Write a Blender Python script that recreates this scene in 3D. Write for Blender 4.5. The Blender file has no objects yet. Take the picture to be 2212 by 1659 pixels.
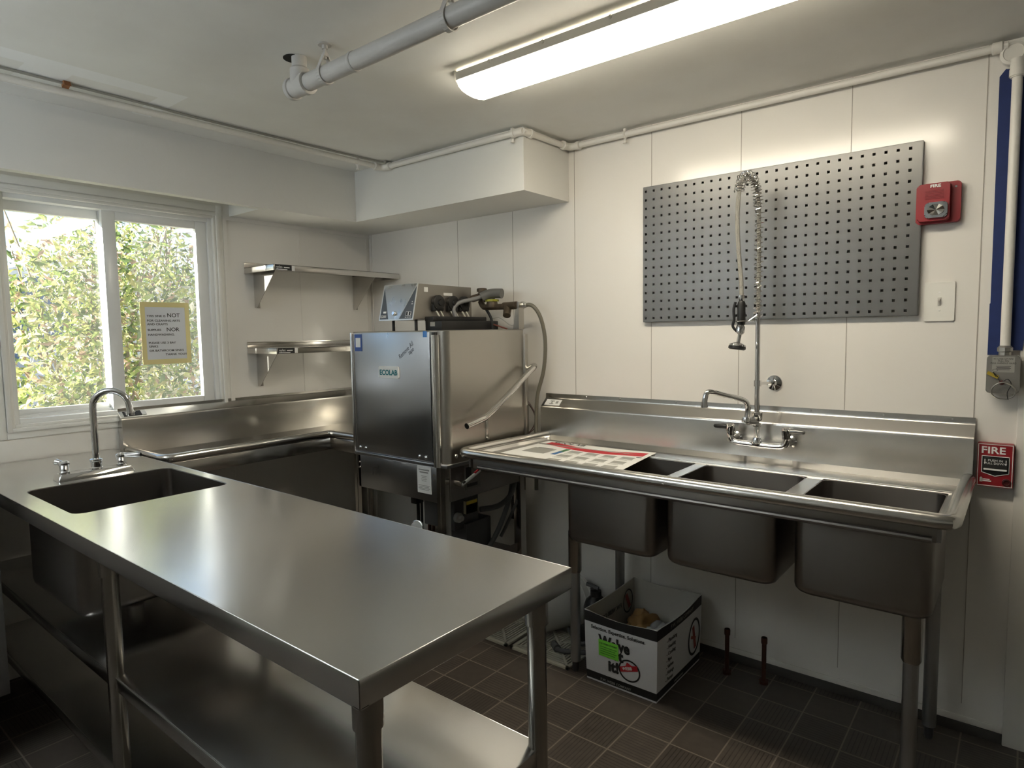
import bpy, bmesh, math, random
from mathutils import Vector, Matrix
random.seed(7)
PI = math.pi
S = bpy.context.scene
COL = S.collection

# ------------------------------------------------------------------ camera, world, sun, exposure
cam_d = bpy.data.cameras.new('camera'); cam = bpy.data.objects.new('camera', cam_d); COL.objects.link(cam)
yaw, pitch, roll = 0.6779, -0.0804, -0.0157
f_ = Vector((-math.sin(yaw)*math.cos(pitch), math.cos(yaw)*math.cos(pitch), math.sin(pitch)))
r_ = Vector((math.cos(yaw), math.sin(yaw), 0)); u_ = r_.cross(f_)
r2 = r_*math.cos(roll) + u_*math.sin(roll); u2 = -r_*math.sin(roll) + u_*math.cos(roll)
mw = Matrix((r2, u2, -f_)).transposed().to_4x4(); mw.translation = (3.1816, -2.5664, 1.3803)
cam.matrix_world = mw
cam_d.sensor_width = 36; cam_d.lens = 1380.34/2212*36; cam_d.clip_start = .02
S.camera = cam
W = bpy.data.worlds.new('world'); S.world = W; W.use_nodes = True
wn = W.node_tree; sky = wn.nodes.new('ShaderNodeTexSky'); sky.sky_type = 'NISHITA'; sky.sun_disc = False
sky.sun_elevation = math.radians(38); sky.sun_rotation = math.radians(110); sky.air_density = 1.0; sky.dust_density = .2
wn.links.new(sky.outputs[0], wn.nodes['Background'].inputs[0]); wn.nodes['Background'].inputs[1].default_value = .14
sun_d = bpy.data.lights.new('sun', 'SUN'); sun_d.energy = 15.0; sun_d.angle = .009; sun_d.color = (1, .93, .82)
sun = bpy.data.objects.new('sun', sun_d); COL.objects.link(sun)
sun.rotation_euler = Vector((.42, .84, -.26)).to_track_quat('-Z', 'Y').to_euler()
sun.location = (-4, -6, 5)
S.view_settings.view_transform = 'Standard'; S.view_settings.look = 'None'; S.view_settings.gamma = 1
S.view_settings.use_curve_mapping = False
S.view_settings.exposure = 1.0
LAMP = 15

# ------------------------------------------------------------------ materials
MATS = {}
def lin(c):
    return tuple(((x/255)/12.92 if x/255 <= .04045 else (((x/255)+.055)/1.055)**2.4) for x in c)
def mat(name, c, rough=.5, metal=0, spec=.5, bump=0, bscale=60, coat=0, var=0, vscale=8, emit=0, alpha=1, bstretch=None, sub=0):
    if name in MATS: return MATS[name]
    m = bpy.data.materials.new(name); m.use_nodes = True; nt = m.node_tree; b = nt.nodes['Principled BSDF']
    b.inputs['Base Color'].default_value = (*c, 1); b.inputs['Roughness'].default_value = rough
    b.inputs['Metallic'].default_value = metal; b.inputs['Specular IOR Level'].default_value = spec
    b.inputs['Coat Weight'].default_value = coat; b.inputs['Coat Roughness'].default_value = .06
    if alpha < 1: b.inputs['Alpha'].default_value = alpha
    if emit: b.inputs['Emission Color'].default_value = (*c, 1); b.inputs['Emission Strength'].default_value = emit
    if bump or var:
        tc = nt.nodes.new('ShaderNodeTexCoord')
    if bump:
        mp = nt.nodes.new('ShaderNodeMapping'); nt.links.new(tc.outputs['Object'], mp.inputs[0])
        if bstretch: mp.inputs['Scale'].default_value = bstretch
        n = nt.nodes.new('ShaderNodeTexNoise'); n.inputs['Scale'].default_value = bscale; n.inputs['Detail'].default_value = 3
        nt.links.new(mp.outputs[0], n.inputs['Vector'])
        bp = nt.nodes.new('ShaderNodeBump'); bp.inputs['Strength'].default_value = bump; bp.inputs['Distance'].default_value = .01
        nt.links.new(n.outputs[0], bp.inputs['Height']); nt.links.new(bp.outputs[0], b.inputs['Normal'])
    if var:
        n = nt.nodes.new('ShaderNodeTexNoise'); n.inputs['Scale'].default_value = vscale; n.inputs['Detail'].default_value = 5
        nt.links.new(tc.outputs['Object'], n.inputs['Vector'])
        cr = nt.nodes.new('ShaderNodeValToRGB'); nt.links.new(n.outputs[0], cr.inputs[0])
        cr.color_ramp.elements[0].position = .3; cr.color_ramp.elements[1].position = .7
        cr.color_ramp.elements[0].color = (*[x*(1-var) for x in c], 1); cr.color_ramp.elements[1].color = (*[min(1, x*(1+var*.6)) for x in c], 1)
        nt.links.new(cr.outputs[0], b.inputs['Base Color'])
    MATS[name] = m; return m

def steel(name, c, rmin, rmax, brush, smudge=4, wav=0, wscale=6):
    """brushed stainless: fine streaks along one axis vary the roughness, big smudges on top"""
    m = mat(name, c, .3, 1); nt = m.node_tree; b = nt.nodes['Principled BSDF']
    tc = nt.nodes.new('ShaderNodeTexCoord'); mp = nt.nodes.new('ShaderNodeMapping'); nt.links.new(tc.outputs['Object'], mp.inputs[0])
    mp.inputs['Scale'].default_value = {'x': (2, 110, 110), 'y': (110, 2, 110), 'z': (110, 110, 2)}[brush]
    n = nt.nodes.new('ShaderNodeTexNoise'); n.inputs['Scale'].default_value = 1; n.inputs['Detail'].default_value = 2
    nt.links.new(mp.outputs[0], n.inputs['Vector'])
    n2 = nt.nodes.new('ShaderNodeTexNoise'); n2.inputs['Scale'].default_value = smudge; n2.inputs['Detail'].default_value = 1.5; n2.inputs['Roughness'].default_value = .5
    nt.links.new(tc.outputs['Object'], n2.inputs['Vector'])
    ad = nt.nodes.new('ShaderNodeMath'); ad.operation = 'MULTIPLY_ADD'; ad.inputs[1].default_value = .12
    nt.links.new(n.outputs[0], ad.inputs[0])
    sc = nt.nodes.new('ShaderNodeMath'); sc.operation = 'MULTIPLY'; sc.inputs[1].default_value = .88; nt.links.new(n2.outputs[0], sc.inputs[0]); nt.links.new(sc.outputs[0], ad.inputs[2])
    mr = nt.nodes.new('ShaderNodeMapRange'); mr.inputs[1].default_value = .2; mr.inputs[2].default_value = .8; mr.inputs[3].default_value = rmin; mr.inputs[4].default_value = rmax
    nt.links.new(ad.outputs[0], mr.inputs[0]); nt.links.new(mr.outputs[0], b.inputs['Roughness'])
    b.inputs['Anisotropic'].default_value = .55
    cv = nt.nodes.new('ShaderNodeCombineXYZ')
    for k_, v_ in enumerate({'x': (0, 1, .3), 'y': (1, 0, .3), 'z': (.7, .7, 0)}[brush]): cv.inputs[k_].default_value = v_
    nt.links.new(cv.outputs[0], b.inputs['Tangent'])
    if wav:
        n3 = nt.nodes.new('ShaderNodeTexNoise'); n3.inputs['Scale'].default_value = wscale; n3.inputs['Detail'].default_value = 2
        nt.links.new(tc.outputs['Object'], n3.inputs['Vector'])
        b2 = nt.nodes.new('ShaderNodeBump'); b2.inputs['Strength'].default_value = wav; b2.inputs['Distance'].default_value = .01
        nt.links.new(n3.outputs[0], b2.inputs['Height']); nt.links.new(b2.outputs[0], b.inputs['Normal'])
    return m

ST_T = steel('stainless table', (.70, .70, .69), .17, .25, 'x', 2.5, .03, 4)
ST_S = steel('stainless splash', (.60, .59, .57), .20, .26, 'x', 2, .015, 3)
ST_A = steel('stainless splash brushed along wall', (.62, .60, .57), .17, .24, 'y', 2, .015, 3)
ST_B = steel('darkened stainless basin', (.27, .25, .235), .32, .40, 'x', 5, .06, 5)  # same steel, its colour darkened to stand for the dark floor it reflects
ST_L = steel('stainless leg', (.42, .40, .37), .14, .24, 'z', 8)
ST_H = steel('stainless hood panel', (.43, .44, .46), .24, .40, 'z', 6, .10, 6)
ST_D = steel('stainless hood side', (.50, .48, .44), .26, .38, 'z', 5, .03, 3)
ST_R = mat('polished rim steel', (.66, .65, .62), .2, 1, bump=.02, bscale=30)
CHROME = mat('chrome', (.75, .75, .75), .06, 1)
ALU = mat('zinc fitting', (.42, .41, .38), .35, 1)
WHITE_P = mat('white painted wood', (.80, .79, .75), .45, bump=.03, bscale=25)
VINYL = mat('white vinyl', (.82, .83, .82), .25)
PIPEW = mat('white painted pipe', (.74, .72, .67), .4, bump=.12, bscale=60)
PIPEG = mat('grey painted iron pipe', (.50, .485, .455), .45, bump=.12, bscale=60)
BLACK = mat('black plastic', (.012, .012, .012), .4)
DGREY = mat('dark grey paint', (.05, .05, .052), .45)
RUBBER = mat('grey rubber hose', (.10, .10, .10), .5)
HOSEG = mat('grey conduit', (.20, .20, .20), .45)
RED = mat('fire alarm red', (.26, .012, .018), .35)
REDD = mat('banner red', (.55, .02, .03), .5)
WHITE = mat('white print', (.80, .80, .78), .5)
PAPER = mat('white paper', (.80, .80, .77), .6)
INK = mat('black ink', (.015, .015, .015), .6)
GINK = mat('grey print', (.30, .30, .28), .6)
TEAL = mat('teal print', (.0, .17, .20), .5)
BLUE = mat('blue tape', (.006, .022, .12), .7, var=.12, vscale=30)
BLUES = mat('blue sticker', (.02, .07, .28), .5)
GREENS = mat('green sticker', (.22, .75, .06), .6)
YEL = mat('yellow tag', (.55, .42, .04), .5)
COPPER = mat('tarnished copper', (.10, .045, .03), .45, .7)
BRASS = mat('brown bronze', (.11, .085, .06), .45, .6, var=.3, vscale=40)
RUST = mat('rusty clip', (.22, .09, .03), .8)
PLASTW = mat('white plastic', (.78, .77, .72), .35)
BUCKET = mat('translucent white pail', (.62, .61, .57), .4)
GRATE = mat('cream grate plastic', (.60, .57, .47), .5)
MASK = mat('yellow masking tape', (.75, .66, .32), .7)

def wall_panel_mat(name, c, rough=.22):
    m = mat(name, c, rough, bump=.05, bscale=3, bstretch=(1, 1, .15)); return m
FRP = wall_panel_mat('cream wall panel', (.78, .755, .71), .18)
WALLP = mat('white wall paint', (.74, .72, .67), .5, bump=.04, bscale=40)
SOFF = mat('soffit paint', (.72, .715, .68), .55, bump=.06, bscale=50)

def floor_mat():
    m = bpy.data.materials.new('brown quarry tile'); m.use_nodes = True; nt = m.node_tree; b = nt.nodes['Principled BSDF']
    L = nt.links.new
    def M_(op, a, bb=None, c=None):
        n = nt.nodes.new('ShaderNodeMath'); n.operation = op
        for i, v in enumerate((a, bb, c)):
            if v is None: continue
            if isinstance(v, (int, float)): n.inputs[i].default_value = v
            else: L(v, n.inputs[i])
        return n.outputs[0]
    tc = nt.nodes.new('ShaderNodeTexCoord'); sp = nt.nodes.new('ShaderNodeSeparateXYZ'); L(tc.outputs['Object'], sp.inputs[0])
    T = .1515
    u = M_('DIVIDE', M_('ADD', sp.outputs[0], 20*T-1.998), T); v = M_('DIVIDE', M_('ADD', sp.outputs[1], 60*T+.661), T)
    fu, fv = M_('FRACT', u), M_('FRACT', v); iu, iv = M_('FLOOR', u), M_('FLOOR', v)
    du = M_('SUBTRACT', .5, M_('ABSOLUTE', M_('SUBTRACT', fu, .5))); dv = M_('SUBTRACT', .5, M_('ABSOLUTE', M_('SUBTRACT', fv, .5)))
    dm = M_('MINIMUM', du, dv); grout = M_('LESS_THAN', dm, .016)
    cb = nt.nodes.new('ShaderNodeCombineXYZ'); L(iu, cb.inputs[0]); L(iv, cb.inputs[1])
    wn_ = nt.nodes.new('ShaderNodeTexWhiteNoise'); wn_.noise_dimensions = '2D'; L(cb.outputs[0], wn_.inputs['Vector'])
    sc = nt.nodes.new('ShaderNodeSeparateColor'); L(wn_.outputs['Color'], sc.inputs[0])
    dirx = M_('GREATER_THAN', sc.outputs[0], .45)
    coord = M_('ADD', M_('MULTIPLY', fu, dirx), M_('MULTIPLY', fv, M_('SUBTRACT', 1, dirx)))
    rib = M_('GREATER_THAN', M_('SINE', M_('MULTIPLY', coord, 2*PI*11)), .72)
    rib = M_('MULTIPLY', rib, M_('GREATER_THAN', sc.outputs[1], .28))
    rib = M_('MULTIPLY', rib, M_('GREATER_THAN', dm, .05))
    nz = nt.nodes.new('ShaderNodeTexNoise'); nz.inputs['Scale'].default_value = 30; nz.inputs['Detail'].default_value = 4; L(tc.outputs['Object'], nz.inputs['Vector'])
    shade = M_('MULTIPLY_ADD', sc.outputs[2], .35, M_('MULTIPLY_ADD', nz.outputs[0], .5, .6))
    shade = M_('MULTIPLY', shade, M_('SUBTRACT', 1, M_('MULTIPLY', rib, .45)))
    vm = nt.nodes.new('ShaderNodeVectorMath'); vm.operation = 'SCALE'; vm.inputs[0].default_value = (.080, .066, .055); L(shade, vm.inputs['Scale'])
    mx = nt.nodes.new('ShaderNodeMix'); mx.data_type = 'RGBA'; L(grout, mx.inputs[0]); L(vm.outputs[0], mx.inputs[6]); mx.inputs[7].default_value = (.20, .17, .14, 1)
    L(mx.outputs[2], b.inputs['Base Color'])
    hb = M_('SUBTRACT', 1, M_('MAXIMUM', grout, M_('MULTIPLY', rib, .5)))
    bp = nt.nodes.new('ShaderNodeBump'); bp.inputs['Strength'].default_value = .4; bp.inputs['Distance'].default_value = .001; L(hb, bp.inputs['Height']); L(bp.outputs[0], b.inputs['Normal'])
    b.inputs['Roughness'].default_value = .48
    return m
FLOOR = floor_mat()

def ceiling_mat():
    """painted plaster with an L-shaped repair of fresher white and a few hairline stains"""
    m = mat('ceiling paint', (.80, .80, .765), .6, bump=.08, bscale=18); nt = m.node_tree; b = nt.nodes['Principled BSDF']; L = nt.links.new
    tc = nt.nodes.new('ShaderNodeTexCoord'); sp = nt.nodes.new('ShaderNodeSeparateXYZ'); L(tc.outputs['Object'], sp.inputs[0])
    def M_(op, a, bb=None):
        n = nt.nodes.new('ShaderNodeMath'); n.operation = op
        for i, v in enumerate((a, bb)):
            if v is None: continue
            if isinstance(v, (int, float)): n.inputs[i].default_value = v
            else: L(v, n.inputs[i])
        return n.outputs[0]
    X, Y = sp.outputs[0], sp.outputs[1]
    def rect(x0, x1, y0, y1):
        return M_('MULTIPLY', M_('MULTIPLY', M_('GREATER_THAN', X, x0), M_('LESS_THAN', X, x1)), M_('MULTIPLY', M_('GREATER_THAN', Y, y0), M_('LESS_THAN', Y, y1)))
    outer = rect(.44, .765, -2.3, -1.42); hole = rect(.40, .680, -1.76, -1.49); hole2 = rect(.40, .680, -2.4, -1.89)
    pat = M_('MULTIPLY', outer, M_('SUBTRACT', 1, M_('MAXIMUM', hole, hole2)))
    nz = nt.nodes.new('ShaderNodeTexNoise'); nz.inputs['Scale'].default_value = 2.5; nz.inputs['Detail'].default_value = 6; L(tc.outputs['Object'], nz.inputs['Vector'])
    cr = nt.nodes.new('ShaderNodeValToRGB'); L(nz.outputs[0], cr.inputs[0])
    cr.color_ramp.elements[0].position = .28; cr.color_ramp.elements[0].color = (.72, .71, .67, 1); cr.color_ramp.elements[1].position = .6; cr.color_ramp.elements[1].color = (.80, .80, .765, 1)
    mx = nt.nodes.new('ShaderNodeMix'); mx.data_type = 'RGBA'; L(pat, mx.inputs[0]); L(cr.outputs[0], mx.inputs[6]); mx.inputs[7].default_value = (.87, .88, .87, 1)
    L(mx.outputs[2], b.inputs['Base Color']); return m
CEIL = ceiling_mat()

def glass_mat():
    m = bpy.data.materials.new('window glass'); m.use_nodes = True; nt = m.node_tree; nt.nodes.clear(); L = nt.links.new
    o = nt.nodes.new('ShaderNodeOutputMaterial'); t = nt.nodes.new('ShaderNodeBsdfTransparent'); g = nt.nodes.new('ShaderNodeBsdfGlossy'); d = nt.nodes.new('ShaderNodeBsdfTranslucent')
    t.inputs[0].default_value = (.96, .98, .97, 1); g.inputs['Roughness'].default_value = .02; d.inputs[0].default_value = (.9, .92, .95, 1)
    lw = nt.nodes.new('ShaderNodeLayerWeight'); lw.inputs[0].default_value = .25; pw = nt.nodes.new('ShaderNodeMath'); pw.operation = 'POWER'; pw.inputs[1].default_value = 4; L(lw.outputs['Facing'], pw.inputs[0])
    fr = nt.nodes.new('ShaderNodeMath'); fr.operation = 'MULTIPLY_ADD'; fr.inputs[1].default_value = .5; fr.inputs[2].default_value = .03; L(pw.outputs[0], fr.inputs[0])
    m1 = nt.nodes.new('ShaderNodeMixShader'); L(fr.outputs[0], m1.inputs[0]); L(t.outputs[0], m1.inputs[1]); L(g.outputs[0], m1.inputs[2])
    m2 = nt.nodes.new('ShaderNodeMixShader'); m2.inputs[0].default_value = .02; L(m1.outputs[0], m2.inputs[1]); L(d.outputs[0], m2.inputs[2]); L(m2.outputs[0], o.inputs[0])
    MATS['window glass'] = m; return m
GLASS = glass_mat()

def leaf_mat():
    m = bpy.data.materials.new('yellow green leaves'); m.use_nodes = True; nt = m.node_tree; nt.nodes.clear(); L = nt.links.new
    o = nt.nodes.new('ShaderNodeOutputMaterial'); g = nt.nodes.new('ShaderNodeNewGeometry'); cr = nt.nodes.new('ShaderNodeValToRGB')
    L(g.outputs['Random Per Island'], cr.inputs[0]); e = cr.color_ramp
    e.interpolation = 'CONSTANT'
    cols = [(0, (.10, .15, .05)), (.20, (.27, .34, .10)), (.45, (.42, .43, .15)), (.62, (.52, .49, .25)), (.74, (.34, .24, .17)), (.84, (.70, .67, .58))]
    e.elements[0].position = 0; e.elements[0].color = (*cols[0][1], 1); e.elements[1].position = cols[1][0]; e.elements[1].color = (*cols[1][1], 1)
    for p, c in cols[2:]:
        q = e.elements.new(p); q.color = (*c, 1)
    d = nt.nodes.new('ShaderNodeBsdfPrincipled'); d.inputs['Roughness'].default_value = .35; t = nt.nodes.new('ShaderNodeBsdfTranslucent')
    L(cr.outputs[0], d.inputs['Base Color']); L(cr.outputs[0], t.inputs[0])
    mx = nt.nodes.new('ShaderNodeMixShader'); mx.inputs[0].default_value = .45; L(d.outputs[0], mx.inputs[1]); L(t.outputs[0], mx.inputs[2]); L(mx.outputs[0], o.inputs[0])
    return m
LEAF = leaf_mat()
BARK = mat('grey bark', (.22, .18, .14), .8)
HILL = mat('hazy hillside', (.20, .22, .24), .9, var=.3, vscale=3)
GRASS = mat('dry grass ground', (.30, .28, .16), .9, var=.3, vscale=4)

# ------------------------------------------------------------------ mesh helpers
def nb(): return bmesh.new()
def merge(bm, t, M=None):
    me = bpy.data.meshes.new('t'); t.to_mesh(me); t.free()
    if M is not None: me.transform(M)
    bm.from_mesh(me); bpy.data.meshes.remove(me)
def box(bm, x0, x1, y0, y1, z0, z1, bev=0, M=None, seg=2):
    t = bmesh.new(); bmesh.ops.create_cube(t, size=1)
    for v in t.verts:
        v.co = Vector(((x0+x1)/2+v.co.x*(x1-x0), (y0+y1)/2+v.co.y*(y1-y0), (z0+z1)/2+v.co.z*(z1-z0)))
    if bev: bmesh.ops.bevel(t, geom=t.edges[:], offset=bev, segments=seg, affect='EDGES', profile=.5)
    merge(bm, t, M)
def loft(bm, rings, cap0=True, cap1=True, closed=True):
    vs = [[bm.verts.new(p) for p in r] for r in rings]; n = len(vs[0])
    for a, b in zip(vs, vs[1:]):
        for i in range(n if closed else n-1):
            j = (i+1) % n
            try: bm.faces.new((a[i], a[j], b[j], b[i]))
            except ValueError: pass
    if cap0: bm.faces.new(list(reversed(vs[0])))
    if cap1: bm.faces.new(vs[-1])
def frame_of(d):
    d = Vector(d).normalized(); a = Vector((0, 0, 1)) if abs(d.z) < .9 else Vector((1, 0, 0))
    x = a.cross(d).normalized(); return x, d.cross(x).normalized(), d
def lathe(bm, prof, org=(0, 0, 0), axis=(0, 0, 1), seg=24, cap=True):
    """prof: list of (radius, distance along axis)"""
    x, y, d = frame_of(axis); org = Vector(org)
    loft(bm, [[org+d*h+(x*math.cos(2*PI*k/seg)+y*math.sin(2*PI*k/seg))*max(r, 1e-5) for k in range(seg)] for r, h in prof], cap, cap)
def cyl(bm, p0, p1, r, r1=None, seg=20):
    p0, p1 = Vector(p0), Vector(p1); lathe(bm, [(r, 0), (r if r1 is None else r1, (p1-p0).length)], p0, p1-p0, seg)
def tube(bm, pts, r, seg=12, cap=True, rad=None):
    pts = [Vector(p) for p in pts]; n = len(pts); d0 = (pts[1]-pts[0]).normalized(); x, y, _ = frame_of(d0); rings = []
    for i, p in enumerate(pts):
        d = (pts[min(i+1, n-1)]-pts[max(i-1, 0)]).normalized()
        q = d0.rotation_difference(d); x = (q @ x); x = (x-d*x.dot(d)).normalized(); y = d.cross(x); d0 = d
        rr = rad[i] if rad else r
        rings.append([p+(x*math.cos(2*PI*k/seg)+y*math.sin(2*PI*k/seg))*rr for k in range(seg)])
    loft(bm, rings, cap, cap)
def smooth(pts, k=6):
    pts = [Vector(p) for p in pts]; P = [pts[0]]+pts+[pts[-1]]; out = []
    for i in range(1, len(P)-2):
        a, b, c, d = P[i-1:i+3]
        for s in range(k):
            t = s/k; out.append(.5*((2*b)+(c-a)*t+(2*a-5*b+4*c-d)*t*t+(3*b-a-3*c+d)*t**3))
    out.append(pts[-1]); return out
def rrect(x0, x1, y0, y1, r, n=5):
    o = []
    for cx, cy, a0 in ((x1-r, y1-r, 0), (x0+r, y1-r, 90), (x0+r, y0+r, 180), (x1-r, y0+r, 270)):
        for k in range(n+1):
            a = math.radians(a0+90*k/n); o.append((cx+r*math.cos(a), cy+r*math.sin(a)))
    return o
def prism(bm, poly, h0, h1, plane='xy', bev=0):
    """polygon in a plane extruded along the third axis between h0 and h1"""
    f = {'xy': lambda a, b, h: (a, b, h), 'yz': lambda a, b, h: (h, a, b), 'xz': lambda a, b, h: (a, h, b)}[plane]
    t = bmesh.new(); loft(t, [[f(a, b, h0) for a, b in poly], [f(a, b, h1) for a, b in poly]])
    if bev: bmesh.ops.bevel(t, geom=t.edges[:], offset=bev, segments=2, affect='EDGES')
    merge(bm, t)
def rplate(bm, x0, x1, z0, z1, y0, y1, r, bev=0):
    prism(bm, rrect(x0, x1, z0, z1, r), y0, y1, 'xz', bev)
def basin(bm, x0, x1, y0, y1, zt, zb, r=.03, t=.004, rb=.03):
    rings = []
    def ring(o, z, rr): return [(a, b, z) for a, b in rrect(x0+o, x1-o, y0+o, y1-o, max(rr, .004))]
    rings.append(ring(0, zt, r)); rings.append(ring(0, zb+rb, r))
    for k in range(1, 5):
        a = PI/2*k/4; rings.append(ring(rb*(1-math.cos(a)), zb+rb*(1-math.sin(a)), r))
    rings.append(ring(rb+.05, zb, r))
    inner = [ring(t, zt, r-t), ring(t, zb+rb+t, r-t)]
    for k in range(1, 5):
        a = PI/2*k/4; inner.append(ring(t+rb*(1-math.cos(a)), zb+t+rb*(1-math.sin(a)), r-t))
    loft(bm, rings, False, True); loft(bm, inner, False, True); loft(bm, [rings[0], inner[0]], False, False)

ORG = {}
def wmesh(name, bm, m, parent=None, ang=35, kind=None, label=None, mods=None):
    """link a bmesh authored in world coordinates as ONE object, local to its parent's base"""
    bmesh.ops.recalc_face_normals(bm, faces=bm.faces[:])
    me = bpy.data.meshes.new(name); bm.to_mesh(me); bm.free()
    if parent is not None: o0 = ORG[parent.name]
    else:
        xs = [v.co for v in me.vertices]
        lo = Vector([min(c[i] for c in xs) for i in range(3)]); hi = Vector([max(c[i] for c in xs) for i in range(3)])
        o0 = Vector(((lo.x+hi.x)/2, (lo.y+hi.y)/2, lo.z)) if kind != 'structure' else Vector((0, 0, 0))
    me.transform(Matrix.Translation(-o0))
    for p in me.polygons: p.use_smooth = True
    me.set_sharp_from_angle(angle=math.radians(ang))
    for mm in (m if isinstance(m, (list, tuple)) else [m]): me.materials.append(mm)
    o = bpy.data.objects.new(name, me); COL.objects.link(o)
    if parent is not None: o.parent = parent
    else: o.location = o0
    ORG[o.name] = o0
    if kind: o['kind'] = kind
    if label: o['label'] = label
    return o
def struct(name, bm, m, label=None, ang=35): return wmesh(name, bm, m, None, ang, 'structure', label)
def thing(name, label, cat, loc, group=None):
    o = bpy.data.objects.new(name, None); COL.objects.link(o); o.location = loc; o.empty_display_size = .1
    ORG[o.name] = Vector(loc); o['label'] = label; o['category'] = cat
    if group: o['group'] = group
    return o
def tag(o, label, cat, group=None):
    o['label'] = label; o['category'] = cat
    if group: o['group'] = group
    return o
def text_bm(bm, s, size, pos, xa, ya, align='LEFT', ext=.0004, sx=1, bold=0, shear=0, space=1, line=1):
    """built-in-font lettering laid on a plane at pos; xa = reading direction, ya = up"""
    c = bpy.data.curves.new('t', 'FONT'); c.body = s; c.size = size; c.align_x = align; c.extrude = ext; c.offset = bold; c.shear = shear; c.resolution_u = 3
    c.space_character = space; c.space_line = line
    o = bpy.data.objects.new('t', c); COL.objects.link(o); bpy.context.view_layer.update()
    me = bpy.data.meshes.new_from_object(o.evaluated_get(bpy.context.evaluated_depsgraph_get()))
    xa, ya = Vector(xa).normalized(), Vector(ya).normalized(); za = xa.cross(ya)
    M = Matrix((xa*sx, ya, za)).transposed().to_4x4(); M.translation = Vector(pos)
    me.transform(M); bm.from_mesh(me); bpy.data.meshes.remove(me); bpy.data.objects.remove(o); bpy.data.curves.remove(c)
XP, ZP, YP = (1, 0, 0), (0, 0, 1), (0, 1, 0)
def ringflat(bm, c, a, b, w, depth, xa, ya, seg=40):
    """flat elliptical ring, a thin raised print"""
    xa, ya = Vector(xa).normalized(), Vector(ya).normalized(); za = xa.cross(ya); c = Vector(c)
    def R(ra, rb, h): return [c+xa*ra*math.cos(2*PI*k/seg)+ya*rb*math.sin(2*PI*k/seg)+za*h for k in range(seg)]
    loft(bm, [R(a, b, 0), R(a, b, depth), R(a-w, b-w, depth), R(a-w, b-w, 0)], False, False)
def quad_on(bm, c, hw, hh, depth, xa, ya, skew=0):
    xa, ya = Vector(xa).normalized(), Vector(ya).normalized(); za = xa.cross(ya); c = Vector(c)
    P = [(-hw-skew, -hh), (hw-skew, -hh), (hw+skew, hh), (-hw+skew, hh)]
    loft(bm, [[c+xa*a+ya*b for a, b in P], [c+xa*a+ya*b+za*depth for a, b in P]])

# ------------------------------------------------------------------ the setting
ZC = 2.254; ZS = 1.989
YW0, YW1, ZW0, ZW1 = -1.845, -.958, 1.022, 1.985        # window opening in the left wall
XR, YF = 5.2, -5.4
bm = nb(); box(bm, -.15, XR, YF, .12, -.1, 0); struct('floor', bm, FLOOR, 'brown ribbed quarry tile floor')
bm = nb(); box(bm, -.15, XR+.1, YF-.1, .12, ZC, ZC+.12)
struct('ceiling', bm, CEIL, 'painted plaster ceiling with a patched repair')
bm = nb()
box(bm, -.13, 0, YF, YW0, 0, ZC); box(bm, -.13, 0, YW1, 0, 0, ZC); box(bm, -.13, 0, YW0, YW1, 0, ZW0); box(bm, -.13, 0, YW0, YW1, ZW1, ZC)
struct('wall_left', bm, WALLP, 'cream wall with the window')
bm = nb(); box(bm, -.13, XR, 0, .12, 0, ZC); struct('wall_back', bm, FRP, 'glossy cream panelled wall behind the sinks')
bm = nb(); box(bm, 3.168, XR, -.012, 0, 0, ZC, .003); struct('trim_1', bm, WALLP, 'painted wall face at the right end')
bm = nb(); box(bm, XR, XR+.1, YF, .12, 0, ZC); struct('wall_right', bm, WALLP)
bm = nb(); box(bm, -.13, XR, YF-.1, YF, 0, ZC); struct('wall_front', bm, WALLP)
# glossy panels on the left wall between window and corner and below the window
bm = nb(); box(bm, 0, .004, -.922, -.0005, 0, ZS-.0005); box(bm, 0, .004, -3.2, -.9225, 0, .978)
struct('trim_2', bm, FRP, 'glossy cream panels on the window wall')
bm = nb()
for y in (-.49,): box(bm, .004, .006, y-.003, y+.003, .9, ZS)
box(bm, .004, .007, -.028, -.02, 1.05, ZS); box(bm, 0, .009, -.926, -.905, .98, ZS); box(bm, .004, .008, -.905, 0, ZS-.022, ZS-.0005)
box(bm, .02, .028, -.006, -.0005, 1.05, ZS)
struct('trim_3', bm, FRP, 'joint strips between the panels of the window wall')
bm = nb()
SEAM = mat('dark panel joint', (.38, .35, .31), .5)  # joint strips in a darker tan than the panels
for x, zt in ((.753, ZS), (1.135, ZS), (1.508, ZC), (1.902, ZC), (2.284, ZC), (2.672, ZC), (3.056, ZC)):
    box(bm, x-.0012, x+.0012, -.0012, 0, .1, zt-.001)
struct('trim_4', bm, SEAM, 'thin vertical joints of the back wall panels')
bm = nb(); box(bm, 0, 3.168, -.008, 0, .0, .035, .002); struct('baseboard_back', bm, mat('dark cove base', (.055, .05, .045), .5), 'dark cove strip at the foot of the back wall')
bm = nb(); box(bm, .0, 3.166, -.005, 0, .036, .058, .001); struct('trim_5', bm, FRP, 'pale bottom channel of the wall panels')
# soffit: board face with a pocket above the window, solid towards the corner
YST = -.885
bm = nb()
prism(bm, [(0, YST), (.33, YST), (.33, -.346), (1.477, -.346), (1.477, -.0005), (0, -.0005)], ZS, ZC-.0005)
box(bm, .285, .33, YF, YST, ZS, ZC-.0005)
struct('trim_6', bm, SOFF, 'boxed soffit below the ceiling', 30)
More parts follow.
